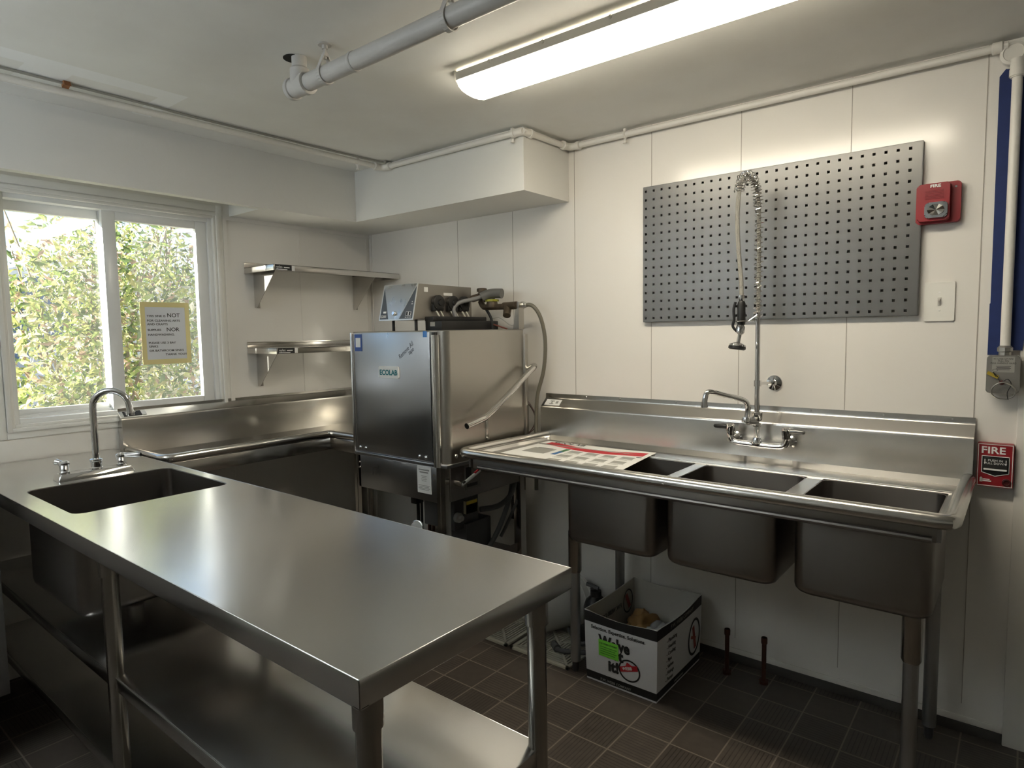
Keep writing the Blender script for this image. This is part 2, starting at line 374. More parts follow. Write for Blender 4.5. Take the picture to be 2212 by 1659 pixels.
# ground and hill outside
bm = nb(); box(bm, -40, 40, -40, 40, -.6, -.45); struct('ground', bm, GRASS, 'dry ground outside the window')
bm = nb()
rows = []
for i in range(9):
    d = -18-i*4; rows.append([(d, -40+j*4, -.5+i*1.0*(1+.25*math.sin(j*.9)+.12*math.sin(j*2.1))) for j in range(21)])
loft(bm, rows, False, False, False)
tag(wmesh('hill', bm, HILL), 'hazy wooded hillside far beyond the shrubs', 'hill')

# window
win = bpy.data.objects.new('window_1', None); COL.objects.link(win); win.location = (0, -1.4, ZW0); win['kind'] = 'structure'; win['label'] = 'white sliding window over the sink'
ORG[win.name] = Vector(win.location)
def frame4(bm, y0, y1, z0, z1, w, x0, x1, bev=.002, wb=None, wt=None, wl=None, wr=None):
    wb = wb or w; wt = wt or w; wl = wl or w; wr = wr or w
    box(bm, x0, x1, y0, y0+wl, z0, z1, bev); box(bm, x0, x1, y1-wr, y1, z0, z1, bev)
    box(bm, x0, x1, y0+wl, y1-wr, z0, z0+wb, bev); box(bm, x0, x1, y0+wl, y1-wr, z1-wt, z1, bev)
bm = nb(); frame4(bm, YW0-.012, YW1+.012, ZW0-.012, ZW1+.012, .016, -.01, .016)
frame4(bm, YW0+.004, YW1-.004, ZW0+.004, ZW1-.004, .012, -.03, .008)
frame4(bm, YW0-.045, YW1+.033, .982, ZW1+.05, .032, -.002, .006)
wmesh('casing', bm, WHITE_P, win)
bm = nb(); frame4(bm, YW0+.014, YW1-.014, ZW0+.014, ZW1-.014, .022, -.11, -.012, .002)
box(bm, -.06, -.052, YW0+.036, YW1-.036, ZW0+.036, ZW0+.048); wmesh('window_frame', bm, VINYL, win)
bm = nb(); frame4(bm, -1.83, -1.43, ZW0+.034, ZW1-.034, .032, -.095, -.065, .003, .036, .042, .024, .030); sl = wmesh('window_sash', bm, VINYL, win)
bm = nb(); box(bm, -.083, -.079, -1.806, -1.458, 1.09, 1.91); wmesh('glass_pane', bm, GLASS, sl)
bm = nb(); frame4(bm, -1.458, -.994, ZW0+.034, ZW1-.034, .04, -.058, -.026, .003, .034, .04, .055, .054); sr = wmesh('window_sash', bm, VINYL, win)
bm = nb(); box(bm, -.044, -.040, -1.404, -1.047, 1.088, 1.912); wmesh('glass_pane', bm, GLASS, sr)

# ------------------------------------------------------------------ shrubs outside
def shrub(x, y, w, d, h, n, label, seed, hole=0):
    R = random.Random(seed); t = thing('shrub', label, 'shrub', (x, y, -.45), 'leafy shrubs outside the window')
    bm = nb()
    tips = []
    for k in range(9):
        a = R.uniform(0, 2*PI); pts = [Vector((x+R.uniform(-.1, .1), y+R.uniform(-.15, .15), -.45))]
        tx, ty, tz = x+R.uniform(-d, d)*.4, y+R.uniform(-w, w)*.45, -.45+h*R.uniform(.75, 1.02)
        for s in range(1, 6):
            q = s/5; pts.append(Vector((pts[0].x+(tx-pts[0].x)*q+R.uniform(-.04, .04), pts[0].y+(ty-pts[0].y)*q**1.3+R.uniform(-.05, .05), -.45+(tz+.45)*q)))
        pp = smooth(pts, 3); tube(bm, pp, .01, 6, rad=[.016*(1-.8*i/len(pp)) for i in range(len(pp))]); tips.append(pp)
    wmesh('branch', bm, BARK, t)
    bm = nb()
    for i in range(n):
        # clumped leaves, thinner near the top
        while True:
            cx, cy, cz = R.uniform(-1, 1), R.uniform(-1, 1), R.random()
            lim = 1.0 - .35*max(0, cz-.72)/.28
            if abs(cy) < lim and (cz < .84 or R.random() < (1.04-cz)*3): break
        p = Vector((x+cx*d*.5, y+cy*w*.5, -.45+h*cz+.09*math.sin(cy*9+x)+.06*math.sin(cy*23)))
        L = R.uniform(.04, .085); wd = L*R.uniform(.16, .26)
        dirv = Vector((R.uniform(-1, 1), R.uniform(-1, 1), R.uniform(-1.2, .5))).normalized()
        sx = dirv.cross(Vector((R.uniform(-1, 1), R.uniform(-1, 1), R.uniform(-1, 1)))).normalized(); up = dirv.cross(sx)
        a = bm.verts.new(p); b1 = bm.verts.new(p+dirv*L*.4+sx*wd+up*wd*.3); b2 = bm.verts.new(p+dirv*L*.4-sx*wd+up*wd*.3); m_ = bm.verts.new(p+dirv*L*.45); e = bm.verts.new(p+dirv*L-up*L*.15)
        bm.faces.new((a, b1, m_)); bm.faces.new((a, m_, b2)); bm.faces.new((b1, e, m_)); bm.faces.new((m_, e, b2))
    me = bpy.data.meshes.new('foliage'); bm.to_mesh(me); bm.free(); me.transform(Matrix.Translation(-ORG[t.name])); me.materials.append(LEAF)
    o = bpy.data.objects.new('foliage', me); COL.objects.link(o); o.parent = t; o['kind'] = 'stuff'
for a in ((-1.6, -.95, 1.22, .7, 2.72, 13000, 'dense yellow green shrub nearest behind the window panes', 1), (-1.6, .50, 1.22, .7, 2.7, 3500, 'yellow green shrub outside to the right of the nearest one', 2),
          (-2.75, -.30, 1.22, .8, 3.15, 11000, 'taller yellow green shrub in the back row seen through both panes', 5), (-2.75, 1.15, 1.22, .8, 3.0, 5000, 'greener back row shrub at the right side of the window view', 6)):
    shrub(*a)

# ------------------------------------------------------------------ ceiling light
DIFF = bpy.data.materials.new('lit diffuser'); DIFF.use_nodes = True
_b = DIFF.node_tree.nodes['Principled BSDF']; _b.inputs['Base Color'].default_value = (.8, .78, .7, 1); _b.inputs['Emission Color'].default_value = (1, .90, .72, 1); _b.inputs['Emission Strength'].default_value = LAMP
_b.inputs['Roughness'].default_value = .3
def ceiling_light(LX0, LX1, LY0, LY1, label):
    t = thing('ceiling_light', label, 'light', ((LX0+LX1)/2, (LY0+LY1)/2, ZC))
    def lprof(o=0, z1=ZC-.022):
        """cross-section of the wraparound lens"""
        P = []
        yc = (LY0+LY1)/2; hw = (LY1-LY0)/2-.004+o
        P.append((yc-hw, z1)); P.append((yc-hw, z1-.008))
        for k in range(9):
            a = PI*k/8; P.append((yc-(hw)*math.cos(a)*(.985 if 0 < k < 8 else 1), z1-.008-(.036+o)*math.sin(a)**.7))
        P.append((yc+hw, z1)); return P
    bm = nb(); prism(bm, lprof(), LX0+.01, LX1-.01, 'yz'); wmesh('diffuser', bm, DIFF, t, 60)
    bm = nb(); box(bm, LX0+.008, LX1-.008, LY0+.012, LY1-.012, ZC-.022, ZC-.001); box(bm, LX0+.012, LX1-.012, LY0-.004, LY0+.003, ZC-.034, ZC-.007); box(bm, LX0+.012, LX1-.012, LY1-.003, LY1+.004, ZC-.034, ZC-.007)
    wmesh('housing', bm, WHITE_P, t)
    for x0, x1 in ((LX0, LX0+.012), (LX1-.012, LX1)):
        bm = nb(); prism(bm, lprof(.003, ZC-.002), x0, x1, 'yz'); wmesh('end_cap', bm, mat('lamp end cap', (.75, .73, .66), .4), t)
    for x in (LX0+.16, LX0+.37, LX0+.60):
        bm = nb(); lathe(bm, [(.006, 0), (.006, .003), (.003, .006)], (x, LY0-.004, ZC-.012), (0, -1, 0), 10); wmesh('screw', bm, WHITE_P, t)
ceiling_light(1.655, 2.90, -.955, -.785, 'long wraparound fluorescent ceiling light above the sinks')
# added fill light behind the camera: shines up to brighten ceiling and left side
t = thing('added_fill_light', 'added cool white fill uplight with trough, unseen at the rear left of the room', 'light', (1.1, -3.35, ZC))
COOL = bpy.data.materials.new('cool fill tube'); COOL.use_nodes = True
_b = COOL.node_tree.nodes['Principled BSDF']; _b.inputs['Emission Color'].default_value = (.86, .94, 1, 1); _b.inputs['Emission Strength'].default_value = 48
bm = nb(); cyl(bm, (.5, -3.35, 1.80), (1.7, -3.35, 1.80), .035, seg=20); wmesh('tube', bm, COOL, t)
bm = nb(); prism(bm, [(-3.35+.062*math.cos(a), 1.81+.062*math.sin(a)) for a in [PI+PI*k/12 for k in range(13)]]+[(-3.35+.058*math.cos(a), 1.81+.058*math.sin(a)) for a in [2*PI-PI*k/12 for k in range(13)]], .47, 1.73, 'yz'); wmesh('fill_light_trough', bm, WHITE_P, t)
for x0, x1 in ((.46, .5), (1.7, 1.74)):
    bm = nb(); cyl(bm, (x0, -3.35, 1.80), (x1, -3.35, 1.80), .038, seg=20); wmesh('end_cap', bm, WHITE_P, t)
for x in (.48, 1.72):
    bm = nb(); cyl(bm, (x, -3.35, 1.83), (x, -3.35, ZC-.001), .0025, seg=8); wmesh('fill_light_rod', bm, ALU, t)

# ------------------------------------------------------------------ pipes under the ceiling
t = thing('drain_pipe', 'thick white painted drain pipe hung below the ceiling', 'pipe', (1.9, -1.36, ZC))
PY, PZ = -1.352, 2.165
bm = nb(); cyl(bm, (1.37, PY, PZ), (3.9, PY, PZ+.02), .026); wmesh('pipe', bm, PIPEG, t)
bm = nb(); lathe(bm, [(.030, 0), (.034, .004), (.034, .018), (.030, .02), (.030, .075), (.034, .078), (.034, .095), (.028, .098)], (1.315, PY, PZ), XP); lathe(bm, [(.030, 0), (.030, .05), (.024, .056)], (1.365, PY, PZ), ZP); wmesh('tee_fitting', bm, PIPEG, t)
bm = nb(); cyl(bm, (1.365, PY, PZ+.03), (1.365, PY, ZC-.0005), .023); wmesh('riser', bm, PIPEG, t)
bm = nb(); lathe(bm, [(.034, 0), (.034, .0015)], (1.345, PY-.004, ZC-.002)); wmesh('ceiling_hole', bm, mat('dark ceiling hole', (.02, .018, .015), .9), t)
bm = nb(); lathe(bm, [(.0272, 0), (.0285, .002), (.0285, .012), (.0272, .014)], (1.63, PY, PZ+.002), XP); wmesh('coupling_ring', bm, PIPEG, t)
for hx in (1.50, 2.02):
    bm = nb(); pts = [(hx, PY+.029*math.sin(a), PZ+.002-.029*math.cos(a)) for a in [PI*2*k/24-PI*.62 for k in range(15)]]
    a0 = pts[0]; pts2 = [(hx, PY-.004, PZ+.062)]+pts+[(hx, PY+.004, PZ+.062)]
    for a, b in zip(pts2, pts2[1:]):
        a, b = Vector(a), Vector(b); q = (b-a); xx = Vector((1, 0, 0)); nn = q.normalized().cross(xx)
        loft(bm, [[p+xx*.008+nn*.0015, p-xx*.008+nn*.0015, p-xx*.008-nn*.0015, p+xx*.008-nn*.0015] for p in (a, b)])
    h = wmesh('clevis_hanger', bm, PIPEG, t)
    bm = nb(); cyl(bm, (hx, PY, PZ+.045), (hx, PY, ZC-.001), .005, seg=10); lathe(bm, [(.009, 0), (.009, .012)], (hx, PY, PZ+.052), seg=6); lathe(bm, [(.02, 0), (.02, .003)], (hx, PY, ZC-.0035)); lathe(bm, [(.009, 0), (.009, .012)], (hx, PY, ZC-.014), seg=8); wmesh('hanger_rod', bm, PIPEG, h)

t = thing('ceiling_pipe', 'thin white painted pipe following the ceiling edge and soffit', 'pipe', (1.5, -.2, ZC))
r = .0125; zc = ZC-.026
def fit(bm, p, ax, L=.035, rr=.0175): 
    p = Vector(p); ax = Vector(ax).normalized(); lathe(bm, [(r, -L/2), (rr, -L/2+.003), (rr, L/2-.003), (r, L/2)], p, ax, 16)
P0, P1, P2, P3, P4 = (.535, -5.2, zc), (.585, -.365, zc), (1.49, -.365, zc), (1.50, -.028, zc), (3.105, -.032, zc)
for a, b in ((P0, P1), (P1, P2), (P2, P3), (P3, P4)):
    bm = nb(); cyl(bm, a, b, r, seg=16); wmesh('pipe', bm, PIPEW, t)
for c, d1, d2 in ((P1, (0, -1, 0), XP), (P2, (-1, 0, 0), YP), (P3, (0, -1, 0), XP)):
    c = Vector(c); d1, d2 = Vector(d1), Vector(d2); bm = nb()
    tube(bm, smooth([c+d1*.045, c+d1*.018+d2*.003, c+d1*.003+d2*.018, c+d2*.045], 4), .0165, 14)
    fit(bm, c+d1*.05, d1, .02, .0195); fit(bm, c+d2*.05, d2, .02, .0195); wmesh('elbow', bm, PIPEW, t)
for p, ax, dn in (((.58, -.52, zc), YP, 1), ((1.43, -.362, zc), XP, 1), ((1.79, -.03, zc), XP, 1)):
    p = Vector(p); bm = nb(); fit(bm, p, ax, .012, .017); cyl(bm, p-Vector((0, 0, .012)), p-Vector((0, 0, .032)), .006, seg=10); lathe(bm, [(.009, 0), (.009, .004)], p-Vector((0, 0, .036)), seg=10)
    box(bm, p.x-.006, p.x+.006, p.y-.006, p.y+.006, p.z, ZC-.001); wmesh('pipe_clamp', bm, PIPEW, t)
# junction box at the right end and the vertical drop to the pull box
t = thing('wall_pipe', 'white vertical pipe with round junction elbow between blue tape strips', 'pipe', (3.13, -.03, 1.29))
bm = nb(); lathe(bm, [(.030, 0), (.034, .004), (.034, .026), (.026, .030), (.024, .027), (.001, .027)], (3.118, -.012, ZC-.052), (0, -1, 0)); wmesh('junction_fitting', bm, PIPEW, t)
bm = nb(); fit(bm, (3.078, -.032, zc), XP, .03, .018); wmesh('coupling', bm, PIPEW, t)
bm = nb(); cyl(bm, (3.128, -.032, ZC-.07), (3.13, -.032, ZC-.125), .018, seg=16); cyl(bm, (3.13, -.032, ZC-.10), (3.13, -.032, ZC-.122), .021, seg=16); wmesh('coupling', bm, PIPEW, t)
bm = nb(); cyl(bm, (3.13, -.032, 1.29), (3.13, -.032, ZC-.10), .0135, seg=16); wmesh('pipe', bm, PIPEW, t)
bm = nb(); lathe(bm, [(.016, 0), (.016, .01), (.02, .012), (.02, .024), (.0145, .03)], (3.13, -.032, 1.285), seg=8); wmesh('connector', bm, ALU, t)
bm = nb()
prism(bm, [(3.085, 1.285), (3.118, 1.285), (3.118, ZC-.06-.03), (3.10, ZC-.085), (3.085, ZC-.105), (3.087, 1.45), (3.085, 1.448)], -.003, -.0005, 'xz')
tag(wmesh('tape_strip', bm, BLUE), 'dark blue masking strip on the wall left of the vertical pipe', 'tape', 'blue strips beside the pipe')
bm = nb(); prism(bm, [(3.142, 1.30), (3.172, 1.30), (3.19, 1.46), (3.26, 1.46), (3.26, ZC-.04), (3.142, ZC-.10)], -.0155, -.0125, 'xz')
tag(wmesh('tape_strip', bm, BLUE), 'dark blue masking strip on the wall right of the vertical pipe', 'tape', 'blue strips beside the pipe')

# thin cable on the ceiling with its rusty clip
t = thing('ceiling_cable', 'thin grey cable across the ceiling above the window wall', 'cable', (.6, -1.3, ZC))
bm = nb(); tube(bm, smooth([(.60, -5.2, ZC-.006), (.60, -1.9, ZC-.006), (.585, -1.3, ZC-.006), (.60, -.48, ZC-.006), (.64, -.39, ZC-.006)], 5), .0045, 8); wmesh('cable', bm, mat('grey cable', (.30, .29, .26), .6), t)
bm = nb(); prism(bm, [(.59, ZC-.0005), (.612, ZC-.0005), (.622, ZC-.018), (.606, ZC-.014), (.592, ZC-.02)], -1.765, -1.745, 'xz'); wmesh('clip', bm, RUST, t, label='rusty orange clip')

# ------------------------------------------------------------------ wall things
# perforated panel
NX, NZ, PT, HS = 28, 16, .0359, .0095
x0, x1, z0, z1 = 1.874, 2.891, 1.417, 1.991
xs = [x0]; zs = [z0]
fx0 = x0+.0125; fz0 = z0+.0165
for i in range(NX): xs += [fx0+i*PT-HS/2, fx0+i*PT+HS/2]
for i in range(NZ): zs += [fz0+i*PT-HS/2, fz0+i*PT+HS/2]
xs.append(x1); zs.append(z1)
bm = nb(); yb = -.022
G = [[bm.verts.new((a, yb, b)) for b in zs] for a in xs]; Bk = [[bm.verts.new((a, yb+.002, b)) for b in zs] for a in xs]
def hole(i, j): return i % 2 == 1 and j % 2 == 1 and i < len(xs)-2 and j < len(zs)-2
for i in range(len(xs)-1):
    for j in range(len(zs)-1):
        if hole(i, j):
            for (a, b), (c, d) in (((i, j), (i+1, j)), ((i+1, j), (i+1, j+1)), ((i+1, j+1), (i, j+1)), ((i, j+1), (i, j))):
                bm.faces.new((G[a][b], G[c][d], Bk[c][d], Bk[a][b]))
        else:
            bm.faces.new((G[i][j], G[i+1][j], G[i+1][j+1], G[i][j+1])); bm.faces.new((Bk[i][j+1], Bk[i+1][j+1], Bk[i+1][j], Bk[i][j]))
box(bm, x0-.001, x0+.001, yb, -.001, z0, z1); box(bm, x1-.001, x1+.001, yb, -.001, z0, z1); box(bm, x0, x1, yb, -.001, z0-.001, z0+.001); box(bm, x0, x1, yb, -.001, z1-.001, z1+.001)
tag(wmesh('perforated_panel', bm, mat('grey powder coat', (.155, .155, .148), .34, .5, bump=.02, bscale=5)), 'grey metal tool panel with rows of square holes', 'pegboard')

# fire strobe
t = thing('fire_alarm_strobe', 'red fire alarm horn with clear strobe beside the grey panel', 'alarm', (2.94, -.02, 1.78))
bm = nb(); rplate(bm, 2.877, 3.000, 1.716, 1.846, -.024, -.0005, .010, .002); wmesh('back_plate', bm, RED, t)
bm = nb(); rplate(bm, 2.885, 2.972, 1.722, 1.842, -.052, -.024, .008, .003)
for k in range(7): box(bm, 2.905, 2.955, -.0535, -.051, 1.792+k*.0045, 1.7945+k*.0045)
wmesh('horn_body', bm, RED, t)
bm = nb(); rplate(bm, 2.905, 2.968, 1.730, 1.780, -.062, -.052, .012, .004); wmesh('strobe_reflector', bm, CHROME, t)
bm = nb()
c = Vector((2.9365, -.0625, 1.755))
for k in range(10):
    a, b = 2*PI*k/10, 2*PI*(k+1)/10
    v = [c, c+Vector((.024*math.cos(a), -.006*(k % 2), .018*math.sin(a))), c+Vector((.024*math.cos(b), -.006*((k+1) % 2), .018*math.sin(b)))]
    bm.faces.new([bm.verts.new(p) for p in v])
wmesh('flash_facets', bm, CHROME, t, 5)
bm = nb(); text_bm(bm, 'FIRE', .013, (2.918, -.0535, 1.8285), XP, ZP, sx=1.25, bold=.0004); wmesh('lettering', bm, WHITE, t)
bm = nb(); lathe(bm, [(.0035, 0), (.0035, .002)], (2.986, -.024, 1.828), (0, -1, 0), 10); wmesh('screw', bm, CHROME, t)

# light switch
t = thing('light_switch', 'white toggle light switch plate on the cream wall', 'switch', (2.95, -.004, 1.46))
bm = nb(); rplate(bm, 2.908, 2.993, 1.396, 1.526, -.006, -.0005, .003, .0015); wmesh('cover_plate', bm, PLASTW, t)
bm = nb(); box(bm, 2.9455, 2.9555, -.008, -.005, 1.448, 1.474, .0005); box(bm, 2.9475, 2.9535, -.018, -.006, 1.461, 1.468, .001); wmesh('toggle', bm, mat('toggle grey', (.5, .48, .44), .4), t)
for z in (1.431, 1.491):
    bm = nb(); lathe(bm, [(.0032, 0), (.0028, .0015)], (2.9505, -.006, z), (0, -1, 0), 10); wmesh('screw', bm, WHITE, t)

# fire pull station
t = thing('fire_pull_station', 'red fire alarm pull station beside the sink backsplash', 'alarm', (3.12, -.02, .93))
bm = nb(); rplate(bm, 3.071, 3.165, .862, 1.002, -.030, -.0005, .004, .002); wmesh('housing', bm, RED, t)
bm = nb()
for (a, b, c_, d) in ((3.073, 3.163, .998, 1.0), (3.073, 3.163, .864, .866), (3.073, 3.075, .866, .998), (3.161, 3.163, .866, .998)): box(bm, a, b, -.0308, -.030, c_, d)
text_bm(bm, 'FIRE', .031, (3.0805, -.0308, .970), XP, ZP, sx=1.13, bold=.0006)
wmesh('border_and_lettering', bm, WHITE, t)
bm = nb(); prism(bm, [(3.087, .906), (3.119, .898), (3.151, .906), (3.153, .912), (3.153, .960), (3.085, .960), (3.085, .912)], -.0305, -.0295, 'xz'); wmesh('recess', bm, mat('recess black', (.01, .008, .008), .5), t)
bm = nb(); 
for a, b in (((3.084, .961), (3.084, .908)), ((3.084, .908), (3.119, .897)), ((3.119, .897), (3.154, .908)), ((3.154, .908), (3.154, .961)), ((3.154, .961), (3.084, .961))):
    cyl(bm, (a[0], -.031, a[1]), (b[0], -.031, b[1]), .0012, seg=6)
wmesh('recess_rim', bm, WHITE, t)
bm = nb(); rplate(bm, 3.088, 3.150, .918, .956, -.038, -.030, .003, .001); h = wmesh('pull_handle', bm, mat('handle dark', (.02, .02, .02), .35), t)
bm = nb(); text_bm(bm, 'PUSH IN', .0095, (3.119, -.0386, .9455), XP, ZP, 'CENTER', sx=1.1); text_bm(bm, 'PULL DOWN', .0095, (3.119, -.0386, .936), XP, ZP, 'CENTER', sx=1.0)
for x in (3.092, 3.146): prism(bm, [(x-.0025, .940), (x, .935), (x+.0025, .940), (x+.001, .940), (x+.001, .952), (x-.001, .952), (x-.001, .940)], -.0386, -.038, 'xz')
rplate(bm, 3.089, 3.149, .917, .922, -.0395, -.030, .002)
wmesh('handle_lettering', bm, WHITE, h)
bm = nb(); box(bm, 3.083, 3.110, -.0306, -.03, .878, .8815); box(bm, 3.083, 3.106, -.0306, -.03, .8835, .8865); prism(bm, [(3.080, .876), (3.087, .876), (3.087, .889), (3.0835, .892), (3.080, .889)], -.0306, -.03, 'xz'); wmesh('maker_mark', bm, WHITE, t)
bm = nb(); lathe(bm, [(.012, 0), (.012, .003), (.008, .004), (.007, .001)], (3.149, -.030, .880), (0, -1, 0)); wmesh('key_lock', bm, mat('lock dark red', (.06, .01, .01), .3), t)

# fire suppression pull box
t = thing('suppression_pull_box', 'grey metal remote pull box with ring handle and yellow tag', 'pull box', (3.128, -.03, 1.16))
bm = nb(); rplate(bm, 3.086, 3.170, 1.166, 1.284, -.052, -.0125, .010, .003); wmesh('box_body', bm, mat('grey cast metal', (.30, .29, .27), .4, .7), t)
bm = nb(); rplate(bm, 3.100, 3.156, 1.232, 1.280, -.053, -.052, .001); pl = wmesh('instruction_plate', bm, mat('aluminium label', (.42, .41, .38), .4, .4), t)
bm = nb()
for k, s in enumerate(('IN CASE OF FIRE', 'PULL PIN', 'PULL HANDLE HARD')): text_bm(bm, s, .0068, (3.128, -.0535, 1.272-k*.0068), XP, ZP, 'CENTER', ext=.0002)
for k in range(4): box(bm, 3.110+.002*(k % 2), 3.147-.003*(k % 2), -.0534, -.053, 1.2505-k*.0036, 1.2519-k*.0036)
ringflat(bm, (3.108, -.053, 1.2385), .007, .004, .0008, .0004, XP, ZP, 20)
wmesh('plate_lettering', bm, INK, pl)
bm = nb(); tube(bm, [(3.131+.030*math.cos(a), -.060-.006*math.sin(a), 1.176+.026*math.sin(a)-.004*abs(math.cos(a))) for a in [2*PI*k/28 for k in range(29)]], .0022, 8); wmesh('ring_handle', bm, ALU, t)
bm = nb(); lathe(bm, [(.007, 0), (.007, .008), (.004, .011)], (3.126, -.052, 1.200), (0, -1, 0)); wmesh('pin', bm, mat('dark red knob', (.10, .02, .02), .4), t)
bm = nb(); loft(bm, [[(3.087, -.056, 1.226), (3.091, -.056, 1.236)], [(3.115, -.062, 1.212), (3.119, -.062, 1.221)]], False, False, False); bmesh.ops.solidify(bm, geom=bm.faces[:], thickness=.0008); wmesh('inspection_tag', bm, YEL, t)
bm = nb(); tube(bm, smooth([(3.118, -.06, 1.215), (3.108, -.064, 1.228), (3.104, -.062, 1.232), (3.112, -.06, 1.218), (3.126, -.062, 1.203), (3.14, -.064, 1.212), (3.150, -.062, 1.196), (3.141, -.062, 1.17), (3.144, -.062, 1.148)], 4), .0012, 6); wmesh('seal_wire', bm, BLACK, t)

# wall shelves
def wall_shelf(z, y0, y1, label, hidden=False):
    t = thing('wall_shelf', label, 'shelf', (.15, (y0+y1)/2, z-.2), 'steel wall shelves by the window')
    D = .285; h = .030
    bm = nb(); box(bm, .006, D, y0, y1, z-.003, z, .0008); box(bm, D-.002, D, y0, y1, z-h, z, .0008)
    box(bm, .006, D, y0, y0+.002, z-h, z, .0008); box(bm, .006, D, y1-.002, y1, z-h, z, .0008)
    box(bm, .006, .009, y0, y1, z, z+.030, .0008); box(bm, .009, .012, y0, y1, z+.026, z+.030); wmesh('shelf_board', bm, ST_A, t)
    for yb_ in (y0+.05, y1-.125):
        bm = nb(); prism(bm, [(.008, z-.003), (.225, z-.003), (.225, z-.012), (.03, z-.205), (.008, z-.205)], yb_, yb_+.002, 'xz')
        box(bm, .006, .008, yb_, yb_+.03, z-.205, z-.003); box(bm, .006, .225, yb_, yb_+.02, z-.006, z-.003)
        for zz in (z-.05, z-.105, z-.175): lathe(bm, [(.0035, 0), (.003, .0015)], (.008, yb_+.018, zz), XP, 10)
        wmesh('bracket', bm, ST_A, t)
    bm = nb(); box(bm, D, D+.0008, y0+.008, y0+.10, z-.028, z-.002); s = wmesh('sticker', bm, INK, t)
    bm = nb(); text_bm(bm, 'nyles', .018, (D+.001, y0+.012, z-.018), YP, ZP, ext=.0002); box(bm, D+.0008, D+.0012, y0+.056, y0+.088, z-.016, z-.012)
    box(bm, D+.0008, D+.0012, y0+.10, y0+.117, z-.028, z-.002); box(bm, D+.0008, D+.001, y0+.012, y0+.075, z-.026, z-.0225); wmesh('sticker_print', bm, WHITE, s)
wall_shelf(1.735, -.822, .0-.012, 'upper stainless wall shelf on two triangular brackets')
wall_shelf(1.322, -.825, -.05, 'lower stainless wall shelf on triangular brackets above the backsplash')

# sign taped to the window
t = thing('paper_sign', 'white paper notice taped to the window with yellow tape', 'sign', (-.038, -1.206, 1.26))
sx_ = -.0395; 
bm = nb(); box(bm, sx_, sx_+.0006, -1.308, -1.104, 1.268, 1.540); wmesh('sheet', bm, mat('bluish paper', (.72, .74, .78), .7), t)  # sheet in a pale bluish white
bm = nb()
box(bm, sx_+.0006, sx_+.001, -1.318, -1.098, 1.527, 1.550); box(bm, sx_+.0006, sx_+.001, -1.318, -1.094, 1.256, 1.279); box(bm, sx_+.001, sx_+.0014, -1.318, -1.297, 1.258, 1.548); box(bm, sx_+.001, sx_+.0014, -1.115, -1.094, 1.258, 1.548)
wmesh('masking_tape', bm, MASK, t)
bm = nb(); X_ = sx_+.0008
def tl(s, y, z, size, sx=1.15): text_bm(bm, s, size, (X_, y, z), YP, ZP, ext=.0002, sx=sx, bold=.0002)
tl('THIS SINK IS', -1.290, 1.480, .0135); tl('NOT', -1.199, 1.480, .026, 1.05)
tl('FOR CLEANING ARTS', -1.290, 1.458, .0135); tl('AND CRAFTS', -1.290, 1.441, .0135)
wmesh('lettering', bm, INK, t); bm = nb()
tl('SUPPLIES', -1.289, 1.414, .0135); tl('NOR', -1.205, 1.412, .026, 1.05); tl('HANDWASHING.', -1.289, 1.392, .0135)
wmesh('lettering', bm, INK, t); bm = nb()
tl('PLEASE USE 3 BAY', -1.288, 1.353, .0135); tl('SINKS', -1.287, 1.336, .0135); tl('OR BATHROOM SINKS', -1.287, 1.316, .0135); tl('THANK YOU!!', -1.215, 1.297, .0135)
wmesh('lettering', bm, INK, t)

# ------------------------------------------------------------------ prep table with sink
ZT = .890
t = thing('prep_table', 'long stainless prep table with built-in sink and undershelves', 'table', (1.25, -1.75, 0))
TX0, TX1, TY0, TY1 = .012, 2.460, -2.028, -1.482
HX0, HX1, HY0, HY1 = .655, 1.122, -1.972, -1.520
bm = nb(); zt0 = ZT-.004
outer = [(TX0, TY0), (TX1, TY0), (TX1, TY1), (TX0, TY1)]; hl = rrect(HX0, HX1, HY0, HY1, .035, 5)
# top sheet with a rounded cut-out
def sheet_hole(bm, X0, X1, Y0, Y1, hole_, z, t_):
    n = len(hole_); 
    # corner rays: hole points of each corner fan to the sheet corner
    cs = {0: (X1, Y1), 1: (X0, Y1), 2: (X0, Y0), 3: (X1, Y0)}; k = n//4
    for zz, flip in ((z, 0), (z-t_, 1)):
        hv = [bm.verts.new((a, b, zz)) for a, b in hole_]; cv = [bm.verts.new((*cs[i], zz)) for i in range(4)]
        for i in range(4):
            for j in range(k-1):
                f = [cv[i], hv[i*k+j], hv[i*k+j+1]]; bm.faces.new(f if not flip else f[::-1])
            f = [cv[i], hv[i*k+k-1], hv[((i+1)*k) % n], cv[(i+1) % 4]]; bm.faces.new(f if not flip else f[::-1])
        if flip:
            for i in range(n): bm.faces.new((top[i], top[(i+1) % n], hv[(i+1) % n], hv[i]))
        else: top = hv
sheet_hole(bm, TX0, TX1, TY0, TY1, hl, ZT, .003)
for a in ((TX0, TX1, TY0, TY0+.003), (TX0, TX1, TY1-.003, TY1), (TX1-.003, TX1, TY0, TY1)): box(bm, *a, ZT-.046, ZT+.0006, .0018, seg=3)
for a in ((TX0, TX1, TY0+.003, TY0+.016), (TX0, TX1, TY1-.016, TY1-.003), (TX1-.016, TX1-.003, TY0, TY1)): box(bm, *a, ZT-.046, ZT-.043)
wmesh('tabletop', bm, ST_T, t, 25)
bm = nb(); basin(bm, HX0, HX1, HY0, HY1, ZT-.002, .575, .035, .003, .03); lathe(bm, [(.045, 0), (.045, .004), (.03, .006)], ((HX0+HX1)/2, (HY0+HY1)/2, .577)); lathe(bm, [(.03, 0), (.025, .06)], ((HX0+HX1)/2, (HY0+HY1)/2, .575), (0, 0, -1)); wmesh('sink_bowl', bm, ST_B, t)
